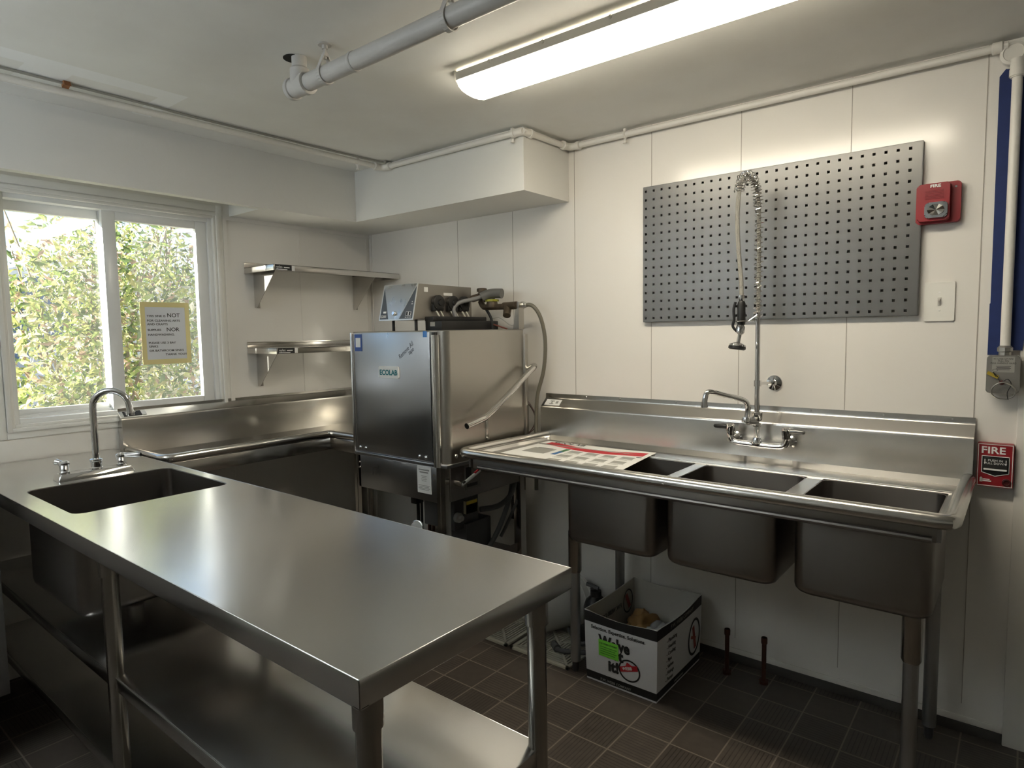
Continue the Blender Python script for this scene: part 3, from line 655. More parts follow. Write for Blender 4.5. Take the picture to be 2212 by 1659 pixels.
def leg(parent, x, y, ztop, r=.0205, name='leg', gusset=True, foot=True, m=ST_L, bottom=0.0):
    bm = nb(); cyl(bm, (x, y, bottom+.045), (x, y, ztop), r, seg=24); l = wmesh(name, bm, m, parent)
    if gusset:
        bm = nb(); lathe(bm, [(r+.004, 0), (r+.004, .05), (r+.014, .064), (r+.016, .07)], (x, y, ztop-.07)); wmesh('gusset', bm, m, l)
    if foot:
        bm = nb(); lathe(bm, [(r*.62, 0), (r*.78, .012), (r*.78, .035), (r*.95, .045)], (x, y, bottom)); wmesh('foot', bm, DGREY, l)
for x, y in ((2.405, -1.533), (2.405, -1.972), (1.36, -1.972), (1.36, -1.533), (.10, -1.972), (.10, -1.533)): leg(t, x, y, ZT-.046)
for z in (.506, .243):
    bm = nb(); box(bm, .04, 2.415, -1.978, -1.527, z-.0015, z, .0005); box(bm, .04, 2.415, -1.981, -1.978, z-.035, z, .001); box(bm, .04, 2.415, -1.527, -1.524, z-.035, z, .001); box(bm, 2.412, 2.415, -1.98, -1.525, z-.035, z, .001)
    wmesh('undershelf', bm, ST_T, t)

# gooseneck faucet
t = thing('gooseneck_faucet', 'chrome gooseneck faucet with two levers on the prep table', 'faucet', (.55, -1.735, ZT))
FXC = .575
bm = nb()
loft(bm, [[(a, b, ZT+.0005) for a, b in rrect(FXC-.032, FXC+.032, -1.862, -1.618, .006)], [(a, b, ZT+.016) for a, b in rrect(FXC-.029, FXC+.029, -1.858, -1.622, .006)], [(a, b, ZT+.023) for a, b in rrect(FXC-.024, FXC+.024, -1.852, -1.628, .008)]])
wmesh('base_plate', bm, CHROME, t)
FS = Vector((FXC-.012, -1.730, ZT+.02))
bm = nb(); lathe(bm, [(.021, 0), (.021, .006), (.018, .009), (.018, .028), (.021, .032), (.021, .036), (.015, .04)], FS, ZP); wmesh('spout_collar', bm, CHROME, t)
pts = [FS+Vector((0, 0, .03)), FS+Vector((0, 0, .12)), FS+Vector((0, 0, .20))]
ud = Vector((.72, .69, 0)).normalized(); ud = Vector((.55, .83, 0)).normalized()
Rg = .058
for k in range(0, 13):
    a = PI-PI*k/12*.95; pts.append(FS+Vector((0, 0, .225))+ud*(Rg+Rg*math.cos(a))+Vector((0, 0, Rg*math.sin(a))))
pts.append(pts[-1]+Vector((0, 0, -.03))+ud*.004)
bm = nb(); tube(bm, pts, .0115, 18); lathe(bm, [(.0135, 0), (.0135, .012), (.0125, .016)], pts[-1], pts[-1]-pts[-2]); wmesh('spout', bm, CHROME, t)
for y, lv in ((-1.832, Vector((-.45, -.30, .10))), (-1.650, Vector((.70, .70, .0)))):
    bm = nb(); lathe(bm, [(.017, 0), (.017, .006), (.014, .010), (.015, .028), (.018, .032), (.018, .038), (.012, .044)], (FXC-.006, y, ZT+.022)); h = wmesh('valve_handle', bm, CHROME, t)
    lv.normalize(); p = Vector((FXC-.006, y, ZT+.058)); L = .07 if y > -1.7 else .035
    bm = nb(); tube(bm, [p, p+lv*L*.3, p+lv*L*.8, p+lv*L], .008, 12, rad=[.008, .008, .0115, .008]); wmesh('lever', bm, CHROME, h)

# neighbouring counter at the left edge
t = thing('base_cabinet', 'dark base cabinet with steel counter at the left edge of the prep table', 'cabinet', (.33, -2.6, 0))
bm = nb(); box(bm, 0.005, .672, -3.3, -2.040, .862, .893, .003); wmesh('countertop', bm, ST_T, t)
bm = nb(); box(bm, 0.01, .648, -3.29, -2.046, .235, .861, .002); wmesh('cabinet_body', bm, mat('grey cabinet', (.16, .15, .145), .5), t)
for y in (-2.10, -3.2):
    for x in (.06, .58): leg(t, x, y, .236, .018, gusset=False)

# ------------------------------------------------------------------ dish table along the window wall
t = thing('clean_dish_table', 'L shaped stainless dish table with backsplash under the window', 'table', (.3, -.8, 0))
bm = nb(); DZ = .862
prism(bm, [(.03, -1.42), (.415, -1.42), (.415, -.625), (.650, -.625), (.650, -.05), (.03, -.05)], DZ-.003, DZ)
for a in ((.405, .43, -1.425, -.61), (.43, .650, -.635, -.61)): box(bm, *a, .80, DZ-.001, .002)
wmesh('deck', bm, ST_A, t)
bm = nb(); zr = .882; rr = .017
cpts = [(.045, -1.437, zr), (.37, -1.437, zr), (.40, -1.433, zr), (.418, -1.42, zr), (.424, -1.40, zr), (.424, -.66, zr), (.427, -.645, zr), (.445, -.632, zr), (.650, -.632, zr)]
tube(bm, cpts, rr, 16)
for a, b, o in ((Vector((.045, -1.42, 0)), Vector((.407, -1.42, 0)), Vector((0, -.012, 0))), (Vector((.408, -1.42, 0)), Vector((.408, -.615, 0)), Vector((.012, 0, 0))), (Vector((.408, -.617, 0)), Vector((.650, -.617, 0)), Vector((0, -.012, 0)))):
    loft(bm, [[a+Vector((0, 0, DZ))-o*.4, b+Vector((0, 0, DZ))-o*.4], [a+o+Vector((0, 0, zr+rr*.8)), b+o+Vector((0, 0, zr+rr*.8))]], False, False, False)
wmesh('rolled_rim', bm, ST_R, t)
bm = nb(); prof = [(.050, .858), (.050, 1.014), (.0497, 1.0175), (.0487, 1.0210), (.0465, 1.0245), (.0435, 1.0270), (.008, 1.054), (.008, 1.066), (.005, 1.066), (.005, .85), (.047, .85)]
prism(bm, prof, -1.455, -.03, 'xz')
prism(bm, [(.03, -.045), (.650, -.045), (.650, -.012), (.03, -.012)], .858, 1.03)
wmesh('backsplash', bm, ST_A, t, 25)
bm = nb()
d = Vector((-.042, 0, .030)).normalized(); nrm = Vector((.030, 0, .042)).normalized()
def on_ret(bm, y0, y1, u0, u1, h): 
    b0 = Vector((.050, 0, 1.024)); loft(bm, [[b0+d*u+Vector((0, y, 0))+nrm*hh for y, u in ((y0, u0), (y1, u0), (y1, u1), (y0, u1))] for hh in (.0002, h)])
on_ret(bm, -1.47+.03, -1.365, .014, .045, .0008); s = wmesh('sticker', bm, INK, t)
bm = nb(); on_ret(bm, -1.364, -1.345, .014, .045, .0010); on_ret(bm, -1.43, -1.40, .02, .032, .001); on_ret(bm, -1.43, -1.385, .038, .041, .001); wmesh('sticker_print', bm, WHITE, s)
leg(t, .375, -1.36, .80); leg(t, .10, -1.36, .86); leg(t, .10, -.12, .86)

# ------------------------------------------------------------------ dishwasher
t = thing('dishwasher', 'stainless box type commercial dishwasher with lift handle', 'dishwasher', (.97, -.38, 0))
DX0, DX1, DY0, DY1 = .664, 1.283, -.652, -.118; DT = 1.395; DB = .822
def hood_ring(o, z, rf=.034):
    x0, x1, y0, y1 = DX0+o, DX1-o, DY0+o, DY1-o; P = [(x1, y1, z), (x0, y1, z), (x0, y0, z)]
    for k in range(9):
        a = math.radians(-90+90*k/8); P.append((x1-rf+rf*math.cos(a), y0+rf+rf*math.sin(a), z))
    return P
bm = nb(); loft(bm, [hood_ring(0, DB), hood_ring(0, DT-.004), hood_ring(.004, DT)]); wmesh('hood', bm, ST_D, t, 30)
bm = nb(); box(bm, .682, 1.196, DY0-.006, DY0-.0005, DB+.004, DT-.006, .0015); fp = wmesh('front_panel', bm, ST_H, t)
bm = nb(); box(bm, .663, .674, DY0-.016, DY0+.02, DB-.01, DT-.004, .002); box(bm, .672, .682, DY0-.004, DY0-.0006, DB, DT-.01); wmesh('side_guide', bm, mat('guide steel', (.7, .7, .7), .25, 1), t)
bm = nb(); box(bm, 1.197, 1.212, DY0-.003, DY0-.0005, DB, DT-.03); wmesh('door_gap', bm, BLACK, t)
bm = nb(); lathe(bm, [(.020, 0), (.020, DT-.018-DB+.01)], (1.234, DY0-.008, DB-.012)); wmesh('corner_post', bm, ST_R, t)
bm = nb(); lathe(bm, [(.012, 0), (.012, .012)], (1.226, DY0-.006, DT-.020)); wmesh('post_cap', bm, BLACK, t)
bm = nb(); box(bm, DX1-.028, DX1+.012, DY1-.002, DY1+.022, DB+.02, DT-.022, .002); wmesh('rear_guide', bm, ST_D, t)
for x, y, ax in ((.705, DY0-.006, (0, -1, 0)), (.747, DY0-.006, (0, -1, 0)), (1.118, DY0-.006, (0, -1, 0)), (1.158, DY0-.006, (0, -1, 0)), (DX1, -.60, XP), (DX1, -.562, XP)):
    bm = nb(); lathe(bm, [(.0095, 0), (.009, .003), (.005, .0065), (.001, .007)], (x, y, .842 if ax == (0, -1, 0) else .852), ax, 14); wmesh('bolt', bm, ST_R, t)
bm = nb(); tube(bm, smooth([(1.335, -.585, .985), (1.338, -.50, 1.002), (1.338, -.455, 1.016), (1.340, -.33, 1.085), (1.342, -.16, 1.185), (1.340, -.108, 1.212), (1.325, -.088, 1.218), (1.30, -.090, 1.205), (1.275, -.095, 1.19)], 5), .0135, 16, cap=False)
h = wmesh('lift_handle', bm, ST_R, t)
bm = nb(); lathe(bm, [(.0125, 0), (.0125, .001)], (1.335, -.5835, .9852), (0, -1, -.12)); wmesh('handle_end', bm, BLACK, h)
bm = nb(); box(bm, 1.284, 1.288, -.405, -.390, .895, .988, .001); cyl(bm, (1.285, -.397, .902), (1.295, -.397, .902), .007, seg=10); cyl(bm, (1.286, -.40, .985), (1.335, -.405, 1.04), .004, seg=8); wmesh('link_arm', bm, ST_R, h)
# badge, stickers, pencil scrawl
Yf = DY0-.0062
bm = nb(); rplate(bm, .862, .999, 1.182, 1.236, Yf-.0055, Yf, .006, .0015); b = wmesh('name_badge', bm, WHITE, fp)
bm = nb(); text_bm(bm, 'ECOLAB', .033, (.9305, Yf-.006, 1.197), XP, ZP, 'CENTER', bold=.0009, sx=.98); wmesh('badge_lettering', bm, TEAL, b)
bm = nb(); box(bm, .688, .742, Yf-.0008, Yf, 1.303, 1.383); b = wmesh('blue_sticker', bm, BLUES, fp)
bm = nb(); box(bm, .696, .731, Yf-.0014, Yf-.0008, 1.322, 1.366); wmesh('sticker_patch', bm, WHITE, b)
bm = nb(); box(bm, 1.158, 1.182, Yf-.0008, Yf, 1.366, 1.392); wmesh('small_sticker', bm, mat('light blue sticker', (.05, .22, .60), .5), fp)
bm = nb(); ra = Vector((math.cos(.62), 0, math.sin(.62))); up = Vector((-math.sin(.62), 0, math.cos(.62)))
text_bm(bm, 'Remove All', .030, (1.005, Yf-.0002, 1.268), ra, up, ext=.0002, sx=.8, shear=.25); text_bm(bm, 'tape', .028, (1.068, Yf-.0002, 1.288), ra, up, ext=.0002, sx=.8, shear=.25); wmesh('marker_scrawl', bm, mat('marker ink', (.06, .06, .07), .5), fp)
# tank, skirt, legs and the workings below
bm = nb(); box(bm, .662, 1.290, DY0-.012, DY1+.02, .806, .822, .003); wmesh('drain_ledge', bm, ST_H, t)
bm = nb(); box(bm, .682, 1.222, DY0-.006, DY0+.002, .648, .806, .003); sk = wmesh('front_skirt', bm, ST_H, t)
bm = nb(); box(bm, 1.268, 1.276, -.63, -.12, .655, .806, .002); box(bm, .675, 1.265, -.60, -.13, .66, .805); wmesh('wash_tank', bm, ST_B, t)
for x, y in ((.672, DY0+.008), (1.245, DY0+.004)):
    bm = nb(); cyl(bm, (x, y, .0), (x, y, .806), .016, seg=4); prism(bm, [(x-.022, y-.014), (x+.028, y-.014), (x+.028, y-.010), (x+.026, y+.02), (x-.018, y+.02), (x-.022, y-.01)], .03, .806); wmesh('leg', bm, ST_L, t)
for x, y in ((.69, -.13), (1.262, -.135)):
    bm = nb(); box(bm, x-.02, x+.024, y-.024, y+.02, .03, .806, .003); cyl(bm, (x, y, 0), (x, y, .05), .014); wmesh('leg', bm, ST_L, t)
bm = nb(); rplate(bm, 1.100, 1.186, .682, .802, DY0-.0085, DY0-.0062, .002); b = wmesh('white_label', bm, WHITE, sk)
bm = nb()
box(bm, 1.110, 1.177, DY0-.009, DY0-.0085, .783, .789); box(bm, 1.116, 1.170, DY0-.009, DY0-.0085, .772, .778)
for k in range(4): box(bm, 1.125+.004*(k % 2), 1.161-.003*(k % 2), DY0-.009, DY0-.0085, .757-k*.007, .7595-k*.007)
for k in range(4): box(bm, 1.107+.006*(k % 2), 1.179-.005*(k % 2), DY0-.009, DY0-.0085, .715-k*.006, .7172-k*.006)
wmesh('label_print', bm, GINK, b)
for z in (.79, .765):
    for x in (.693, 1.205): 
        bm = nb(); lathe(bm, [(.006, 0), (.005, .003)], (x, DY0-.006, z-.02), (0, -1, 0), 10); wmesh('screw', bm, ST_R, sk)
bm = nb(); box(bm, 1.276, 1.277, -.545, -.44, .69, .80); b = wmesh('warning_label', bm, mat('dim grey label', (.16, .15, .14), .5), t)
bm = nb(); box(bm, 1.277, 1.2775, -.535, -.50, .735, .79); box(bm, 1.277, 1.2775, -.53, -.46, .70, .715); wmesh('warning_print', bm, INK, b)
bm = nb(); cyl(bm, (1.275, -.60, .735), (1.32, -.60, .735), .014); cyl(bm, (1.315, -.60, .735), (1.315, -.585, .742), .009); lv = wmesh('drain_valve', bm, ST_R, t)
bm = nb(); tube(bm, [(1.318, -.605, .733), (1.318, -.55, .752), (1.318, -.49, .775)], .006, 8, rad=[.006, .008, .008]); wmesh('drain_lever', bm, WHITE, lv)
bm = nb(); tube(bm, [(1.3185, -.525, .768), (1.3185, -.49, .782)], .0055, 8); wmesh('lever_stripe', bm, REDD, lv)
bm = nb(); box(bm, 1.03, 1.225, -.56, -.40, .50, .648, .004); box(bm, 1.08, 1.24, -.50, -.33, .36, .52, .004); b = wmesh('motor_housing', bm, DGREY, t)
bm = nb(); box(bm, 1.24, 1.2415, -.50, -.425, .565, .625); box(bm, 1.225, 1.2415, -.5, -.425, .566, .624); b2 = wmesh('rating_label', bm, mat('label cream', (.55, .52, .38), .5), b)
bm = nb(); box(bm, 1.2415, 1.242, -.498, -.427, .607, .622); wmesh('label_header', bm, YEL, b2)
bm = nb(); lathe(bm, [(.022, 0), (.022, .018), (.012, .02), (.012, .035)], (1.225, -.545, .56), XP); wmesh('plastic_knob', bm, mat('grey knob', (.32, .31, .30), .5), t)
bm = nb(); lathe(bm, [(.032, 0), (.034, .003), (.034, .012), (.030, .014)], (.985, -.56, .475), (.25, -.9, .25)); lathe(bm, [(.008, 0), (.008, .04)], (.985, -.56, .475), (-.25, .9, -.25)); gg = wmesh('dial_gauge', bm, ST_R, t)
bm = nb(); lathe(bm, [(.029, 0), (.029, .001)], Vector((.985, -.56, .475))+Vector((.25, -.9, .25)).normalized()*.0145, (.25, -.9, .25)); wmesh('gauge_face', bm, WHITE, gg)
bm = nb(); box(bm, .905, .945, -.53, -.48, .57, .62, .005); cyl(bm, (.925, -.50, .10), (.925, -.50, .60), .008); cyl(bm, (.95, -.50, .10), (.95, -.50, .60), .006); wmesh('solenoid_valve', bm, BLACK, t)
for x in (.655, .685):
    bm = nb(); cyl(bm, (x+.03, -.20, .05), (x+.03, -.20, .66), .010); wmesh('copper_pipe', bm, COPPER, t)
for pts, rd in (([(1.20, -.36, .55), (1.24, -.27, .555), (1.26, -.20, .60), (1.25, -.15, .68), (1.24, -.14, .76)], .013), ([(1.24, -.15, .72), (1.25, -.20, .58), (1.26, -.30, .45), (1.25, -.38, .36)], .012), ([(1.27, -.12, .62), (1.25, -.2, .48), (1.24, -.26, .40)], .008)):
    bm = nb(); tube(bm, smooth(pts, 6), rd, 10); wmesh('hose', bm, RUBBER, t)
bm = nb(); box(bm, .68, 1.262, -.64, -.115, .30, .304); box(bm, 1.256, 1.262, -.64, -.115, .30, .345, .001); wmesh('lower_tray', bm, ST_B, t)
bm = nb(); box(bm, 1.20, 1.235, -.13, -.10, .45, .75, .003); wmesh('junction_strip', bm, BLACK, t)

# dispenser box on top
t = thing('chemical_dispenser', 'slant fronted detergent controller standing on the dishwasher', 'dispenser', (.85, -.3, DT))
CX0, CX1 = .728, .962
def cb(o=0): return [(-.535+o, 1.448), (-.495+o, 1.615), (-.13, 1.612), (-.13, 1.448)]
bm = nb(); prism(bm, cb(), CX0, CX1, 'yz', .0015); bx = wmesh('case', bm, mat('dull dispenser steel', (.34, .32, .29), .42, .85, bump=.03, bscale=20), t)
fu = Vector((0, .04, .167)).normalized(); fn = Vector((0, -.167, .04)).normalized(); fo = Vector((0, -.535, 1.448)); FH = .1715
def facepoly(bm, P, h0, h1): loft(bm, [[fo+Vector((x, 0, 0))+fu*v+fn*h for x, v in P] for h in (h0, h1)])
bm = nb(); facepoly(bm, [(CX0-.004, -.003), (CX1+.004, -.003), (CX1+.002, FH+.003), (CX0-.002, FH+.003)], .0002, .003); fc = wmesh('face_plate', bm, mat('plate edge', (.75, .75, .72), .3, .5), t)
bm = nb(); facepoly(bm, [(CX0+.003, .004), (CX0+.064, .004), (CX0+.004, FH-.012)], .003, .0036); facepoly(bm, [(CX1-.092, .004), (CX1-.003, .004), (CX1-.003, FH-.012)], .003, .0036); wmesh('dark_panel', bm, mat('slate grey', (.09, .10, .115), .4), fc)
bm = nb(); facepoly(bm, [(CX0+.066, .002), (CX1-.096, .002), (CX1-.003, FH), (CX0+.003, FH)], .003, .0042); wmesh('silver_triangle', bm, steel('scuffed face steel', (.66, .67, .68), .2, .45, 'z', 18, .05, 20), fc)
bm = nb(); lathe(bm, [(.011, 0), (.011, .004), (.008, .009), (.008, .011)], fo+Vector((CX0+.105, 0, 0))+fu*.030+fn*.0042, fn, 18); wmesh('lock_knob', bm, CHROME, fc)
bm = nb(); text_bm(bm, 'ES2000', .019, fo+Vector((CX0+.006, 0, 0))+fu*.011+fn*.004, XP, fu, ext=.0003, sx=.72); wmesh('model_lettering', bm, WHITE, fc)
bm = nb(); facepoly(bm, [(CX0+.024, .033), (CX0+.042, .033), (CX0+.042, .042), (CX0+.024, .042)], .0036, .006); wmesh('indicator_button', bm, WHITE, fc)
bm = nb()
facepoly(bm, [(CX1-.05, .018), (CX1-.014, .018), (CX1-.014, .038), (CX1-.05, .038)], .0036, .0045)
for k in range(3): facepoly(bm, [(CX1-.052+k*.015, .009), (CX1-.042+k*.015, .009), (CX1-.042+k*.015, .013), (CX1-.052+k*.015, .013)], .0036, .004)
facepoly(bm, [(CX1-.022, .072), (CX1-.010, .072), (CX1-.010, .076), (CX1-.022, .076)], .0036, .004); lathe(bm, [(.003, 0), (.002, .002)], fo+Vector((CX1-.017, 0, 0))+fu*.084+fn*.0036, fn, 10)
wmesh('face_print', bm, WHITE, fc)
bm = nb(); facepoly(bm, [(CX1-.047, .020), (CX1-.036, .020), (CX1-.036, .036), (CX1-.047, .036)], .0045, .005); facepoly(bm, [(CX1-.028, .020), (CX1-.017, .020), (CX1-.017, .036), (CX1-.028, .036)], .0045, .005); wmesh('rocker_switch', bm, BLACK, fc)
for x, y in ((.775, -.49), (.935, -.49), (.935, -.20), (.775, -.20)):
    bm = nb(); cyl(bm, (x, y, DT+.0005), (x, y, 1.448), .0075, seg=10); wmesh('foot', bm, BLACK, t)
bm = nb()
for (y0, y1, z0_, z1_) in ((-.46, -.435, 1.578, 1.600), (-.33, -.27, 1.565, 1.578)): box(bm, CX1+.0005, CX1+.0015, y0, y1, z0_, z1_)
wmesh('side_labels', bm, WHITE, t)
for k, y in enumerate((-.385, -.285, -.205)):
    bm = nb(); lathe(bm, [(.030, 0), (.034, .006), (.036, .01), (.036, .026), (.028, .030), (.014, .030), (.012, .036), (.001, .036)], (CX1, y, 1.528), XP, 26); box(bm, CX1, CX1+.022, y-.036, y+.036, 1.488, 1.526, .006)
    pm = wmesh('pump_head', bm, BLACK, t)
    bm = nb()
    for a in range(4):
        an = PI/4+a*PI/2; lathe(bm, [(.0025, 0), (.002, .002)], (CX1+.0265, y+.030*math.cos(an), 1.526+.030*math.sin(an)), XP, 8)
    wmesh('pump_screws', bm, CHROME, pm)
    for s in (-1, 1):
        bm = nb(); tube(bm, smooth([(CX1+.014, y+s*.014, 1.492), (CX1+.024, y+s*.014+.006, 1.472), (CX1+.03, y+s*.014+.014, 1.452), (CX1+.04, y+s*.014+.02, 1.438)], 4), .0045, 8); wmesh('squeeze_tube', bm, mat('cream tubing', (.55, .53, .46), .4), pm)
bm = nb(); box(bm, .965, 1.075, -.46, -.055, DT+.001, 1.440, .003); box(bm, .962, 1.02, -.46, -.08, 1.438, 1.462, .004); wmesh('pump_tray', bm, BLACK, t)
bm = nb(); box(bm, 1.0, 1.03, -.4615, -.46, 1.415, 1.435); wmesh('tray_label', bm, GINK, t)

# plumbing on top
t = thing('rinse_plumbing', 'brown valves and grey hose fittings on top of the dishwasher', 'plumbing', (1.15, -.15, DT))
bm = nb(); cyl(bm, (.965, -.125, 1.555), (1.02, -.125, 1.565), .018); cyl(bm, (1.03, -.125, 1.535), (1.03, -.125, 1.59), .018, seg=8); lathe(bm, [(.026, 0), (.026, .014), (.022, .017)], (1.03, -.125, 1.588)); wmesh('air_valve', bm, BRASS, t)
bm = nb(); tube(bm, smooth([(1.03, -.135, 1.54), (1.045, -.135, 1.515), (1.075, -.135, 1.508), (1.20, -.135, 1.508), (1.245, -.135, 1.512)], 4), .015, 14); lathe(bm, [(.028, 0), (.030, .012), (.026, .03)], (1.105, -.135, 1.505)); cyl(bm, (1.18, -.135, 1.509), (1.262, -.135, 1.511), .019); cyl(bm, (1.205, -.135, 1.505), (1.222, -.165, 1.462), .019); wmesh('brass_strainer', bm, BRASS, t)
bm = nb(); lathe(bm, [(.034, 0), (.034, .01)], (1.105, -.135, 1.535), seg=8); wmesh('yellow_nut', bm, mat('olive ring', (.30, .30, .03), .5), t)
bm = nb(); cyl(bm, (1.105, -.135, 1.545), (1.105, -.135, 1.556), .015); tube(bm, smooth([(1.065, -.165, 1.558), (1.09, -.15, 1.570), (1.12, -.14, 1.574), (1.165, -.13, 1.572)], 3), .024, 16); wmesh('solenoid_head', bm, mat('dark grey fitting', (.13, .13, .12), .5), t)
bm = nb(); tube(bm, smooth([(1.08, -.155, 1.565), (1.04, -.20, 1.548), (1.0, -.26, 1.53), (.99, -.29, 1.50), (1.005, -.29, 1.45), (1.0, -.30, 1.412), (.98, -.31, DT+.01)], 6), .010, 12); wmesh('grey_conduit', bm, HOSEG, t)
bm = nb(); tube(bm, smooth([(1.03, -.14, 1.55), (1.06, -.13, 1.50), (1.085, -.12, 1.45), (1.09, -.12, DT+.004)], 5), .007, 10); wmesh('black_tube', bm, BLACK, t)
bm = nb(); prism(bm, [(1.238, DT), (1.285, DT), (1.281, 1.525), (1.262, 1.528), (1.255, 1.50)], -.138, -.134, 'xz'); box(bm, 1.281, 1.284, -.15, -.11, DT, 1.52); wmesh('support_bracket', bm, ST_D, t)
bm = nb(); tube(bm, smooth([(1.28, -.11, DT+.05), (1.20, -.10, DT+.02), (1.12, -.10, DT+.06), (1.05, -.10, DT+.05)], 5), .002, 6); wmesh('thin_wire', bm, mat('pale wire', (.5, .48, .44), .5), t)
bm = nb(); tube(bm, smooth([(1.17, -.1, DT+.003), (1.11, -.1, DT+.02), (1.07, -.1, DT+.03)], 4), .004, 6); wmesh('red_wire', bm, mat('dull red wire', (.25, .08, .06), .5), t)
t = thing('supply_hose', 'braided grey supply hose arching from the dishwasher down behind the sink', 'hose', (1.36, -.06, .87))
bm = nb(); lathe(bm, [(.016, 0), (.018, .006), (.018, .022), (.014, .026), (.014, .034), (.010, .04)], (1.262, -.11, 1.511), XP, 8); wmesh('hose_coupling', bm, mat('galvanised nut', (.5, .5, .47), .3, .9), t)
bm = nb(); tube(bm, smooth([(1.29, -.11, 1.511), (1.33, -.10, 1.506), (1.365, -.085, 1.45), (1.380, -.07, 1.34), (1.366, -.065, 1.20), (1.326, -.065, 1.07), (1.316, -.065, .94), (1.314, -.065, .86), (1.312, -.065, .60)], 7), .0095, 12); wmesh('hose', bm, mat('olive grey hose', (.14, .13, .10), .4), t)
bm = nb(); tube(bm, smooth([(1.262, -.075, 1.04), (1.29, -.06, 1.0), (1.305, -.055, .95), (1.285, -.06, .90), (1.23, -.07, .85)], 5), .003, 6); tube(bm, smooth([(1.262, -.08, 1.06), (1.30, -.065, 1.0), (1.315, -.055, .93), (1.27, -.06, .88), (1.23, -.07, .86)], 5), .0025, 6); tag(wmesh('wire_bundle', bm, mat('brown wire', (.14, .09, .08), .5)), 'thin wires looping out behind the dishwasher hood', 'wire')

# ------------------------------------------------------------------ three-bay sink
t = thing('three_bay_sink', 'long stainless three compartment sink with left drainboard', 'sink', (2.2, -.35, 0))
SZ = .862; SX0, SX1 = 1.345, 3.045; FY = -.63
BW = [(1.832, 2.200), (2.240, 2.605), (2.655, 3.012)]; BY0, BY1 = -.575, -.215
bm = nb(); th = .003
cells = []
def rect(x0, x1, y0, y1): box(bm, x0, x1, y0, y1, SZ-th, SZ)
rect(SX0, 1.832, -.612, -.052); rect(1.832, 3.03, BY1, -.052); rect(1.832, 3.03, -.612, BY0)
rect(2.200, 2.240, BY0, BY1); rect(2.605, 2.655, BY0, BY1); rect(3.012, 3.03, BY0, BY1)
wmesh('deck', bm, ST_S, t)
bm = nb(); zr = .880; rr = .021
tube(bm, [(1.372, -.055, zr), (1.356, -.30, zr), (1.343, -.56, zr), (1.343, -.598, zr), (1.349, -.617, zr), (1.365, -.628, zr), (1.40, -.632, zr), (3.02, -.632, zr), (3.043, -.628, zr), (3.052, -.61, zr), (3.052, -.06, zr)], rr, 18)
Z = Vector((0, 0, 1))
for a, b, o in ((Vector((1.365, -.608, 0)), Vector((3.03, -.608, 0)), Vector((0, -.016, 0))), (Vector((1.366, -.608, 0)), Vector((1.394, -.055, 0)), Vector((-.016, 0, 0))), (Vector((3.028, -.608, 0)), Vector((3.028, -.055, 0)), Vector((.016, 0, 0)))):
    loft(bm, [[a-o*.3+Z*SZ, b-o*.3+Z*SZ], [a+o*.5+Z*(SZ+.016), b+o*.5+Z*(SZ+.016)], [a+o+Z*(zr+.017), b+o+Z*(zr+.017)]], False, False, False)
wmesh('rolled_rim', bm, ST_R, t)
bm = nb(); box(bm, 1.40, 3.02, -.622, -.606, .818, SZ-.001, .002); tube(bm, [(1.43, -.622, .826), (3.01, -.622, .826)], .009, 10); box(bm, 1.375, 1.385, -.62, -.06, .82, SZ-.002); box(bm, 3.015, 3.03, -.62, -.06, .82, SZ-.002); wmesh('apron', bm, ST_B, t)
for x0, x1 in BW:
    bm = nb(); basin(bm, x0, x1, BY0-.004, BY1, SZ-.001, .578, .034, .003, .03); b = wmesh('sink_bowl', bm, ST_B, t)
    bm = nb(); lathe(bm, [(.045, 0), (.042, .008), (.028, .014), (.026, .035)], ((x0+x1)/2, (BY0+BY1)/2, .578), (0, 0, -1)); wmesh('drain', bm, mat('dark drain metal', (.12, .11, .10), .4, .8), b)
bm = nb(); tube(bm, [(1.43, -.205, SZ+.002), (3.02, -.205, SZ+.002)], .004, 8); wmesh('bead', bm, ST_R, t)
bm = nb(); prof = [(-.055, SZ-.004), (-.055, 1.009), (-.0547, 1.0125), (-.0535, 1.0160), (-.0515, 1.0190), (-.0485, 1.0225), (-.0125, 1.0535), (-.0095, 1.0570), (-.0082, 1.0605), (-.008, 1.064), (-.008, 1.079), (-.0035, 1.079), (-.0035, SZ-.004)]
prism(bm, prof, SX0-.008, 3.062, 'yz'); prism(bm, [(-.075, SZ), (-.055, SZ+.02), (-.055, SZ)], SX0, 3.03, 'yz'); sp = wmesh('backsplash', bm, ST_S, t, 25)
for x in (1.57, 1.75, 2.02, 2.30, 2.56, 2.80, 3.00):
    bm = nb(); lathe(bm, [(.0042, 0), (.0035, .003)], (x, -.008, 1.071), (0, -1, 0), 10); wmesh('screw', bm, CHROME, sp)
d = Vector((0, .047, .040)).normalized(); nrm = Vector((0, -.040, .047)).normalized(); b0 = Vector((0, -.055, 1.018))
def on_b(bm, x0, x1, u0, u1, h): loft(bm, [[b0+d*u+Vector((x, 0, 0))+nrm*hh for x, u in ((x0, u0), (x1, u0), (x1, u1), (x0, u1))] for hh in (.0002, h)])
bm = nb(); on_b(bm, 1.352, 1.440, .012, .050, .0008); s = wmesh('sticker', bm, WHITE, sp)
bm = nb(); on_b(bm, 1.378, 1.402, .018, .024, .001); on_b(bm, 1.378, 1.402, .036, .042, .001); on_b(bm, 1.386, 1.394, .022, .038, .001); on_b(bm, 1.412, 1.426, .024, .040, .001); wmesh('sticker_print', bm, GINK, s)
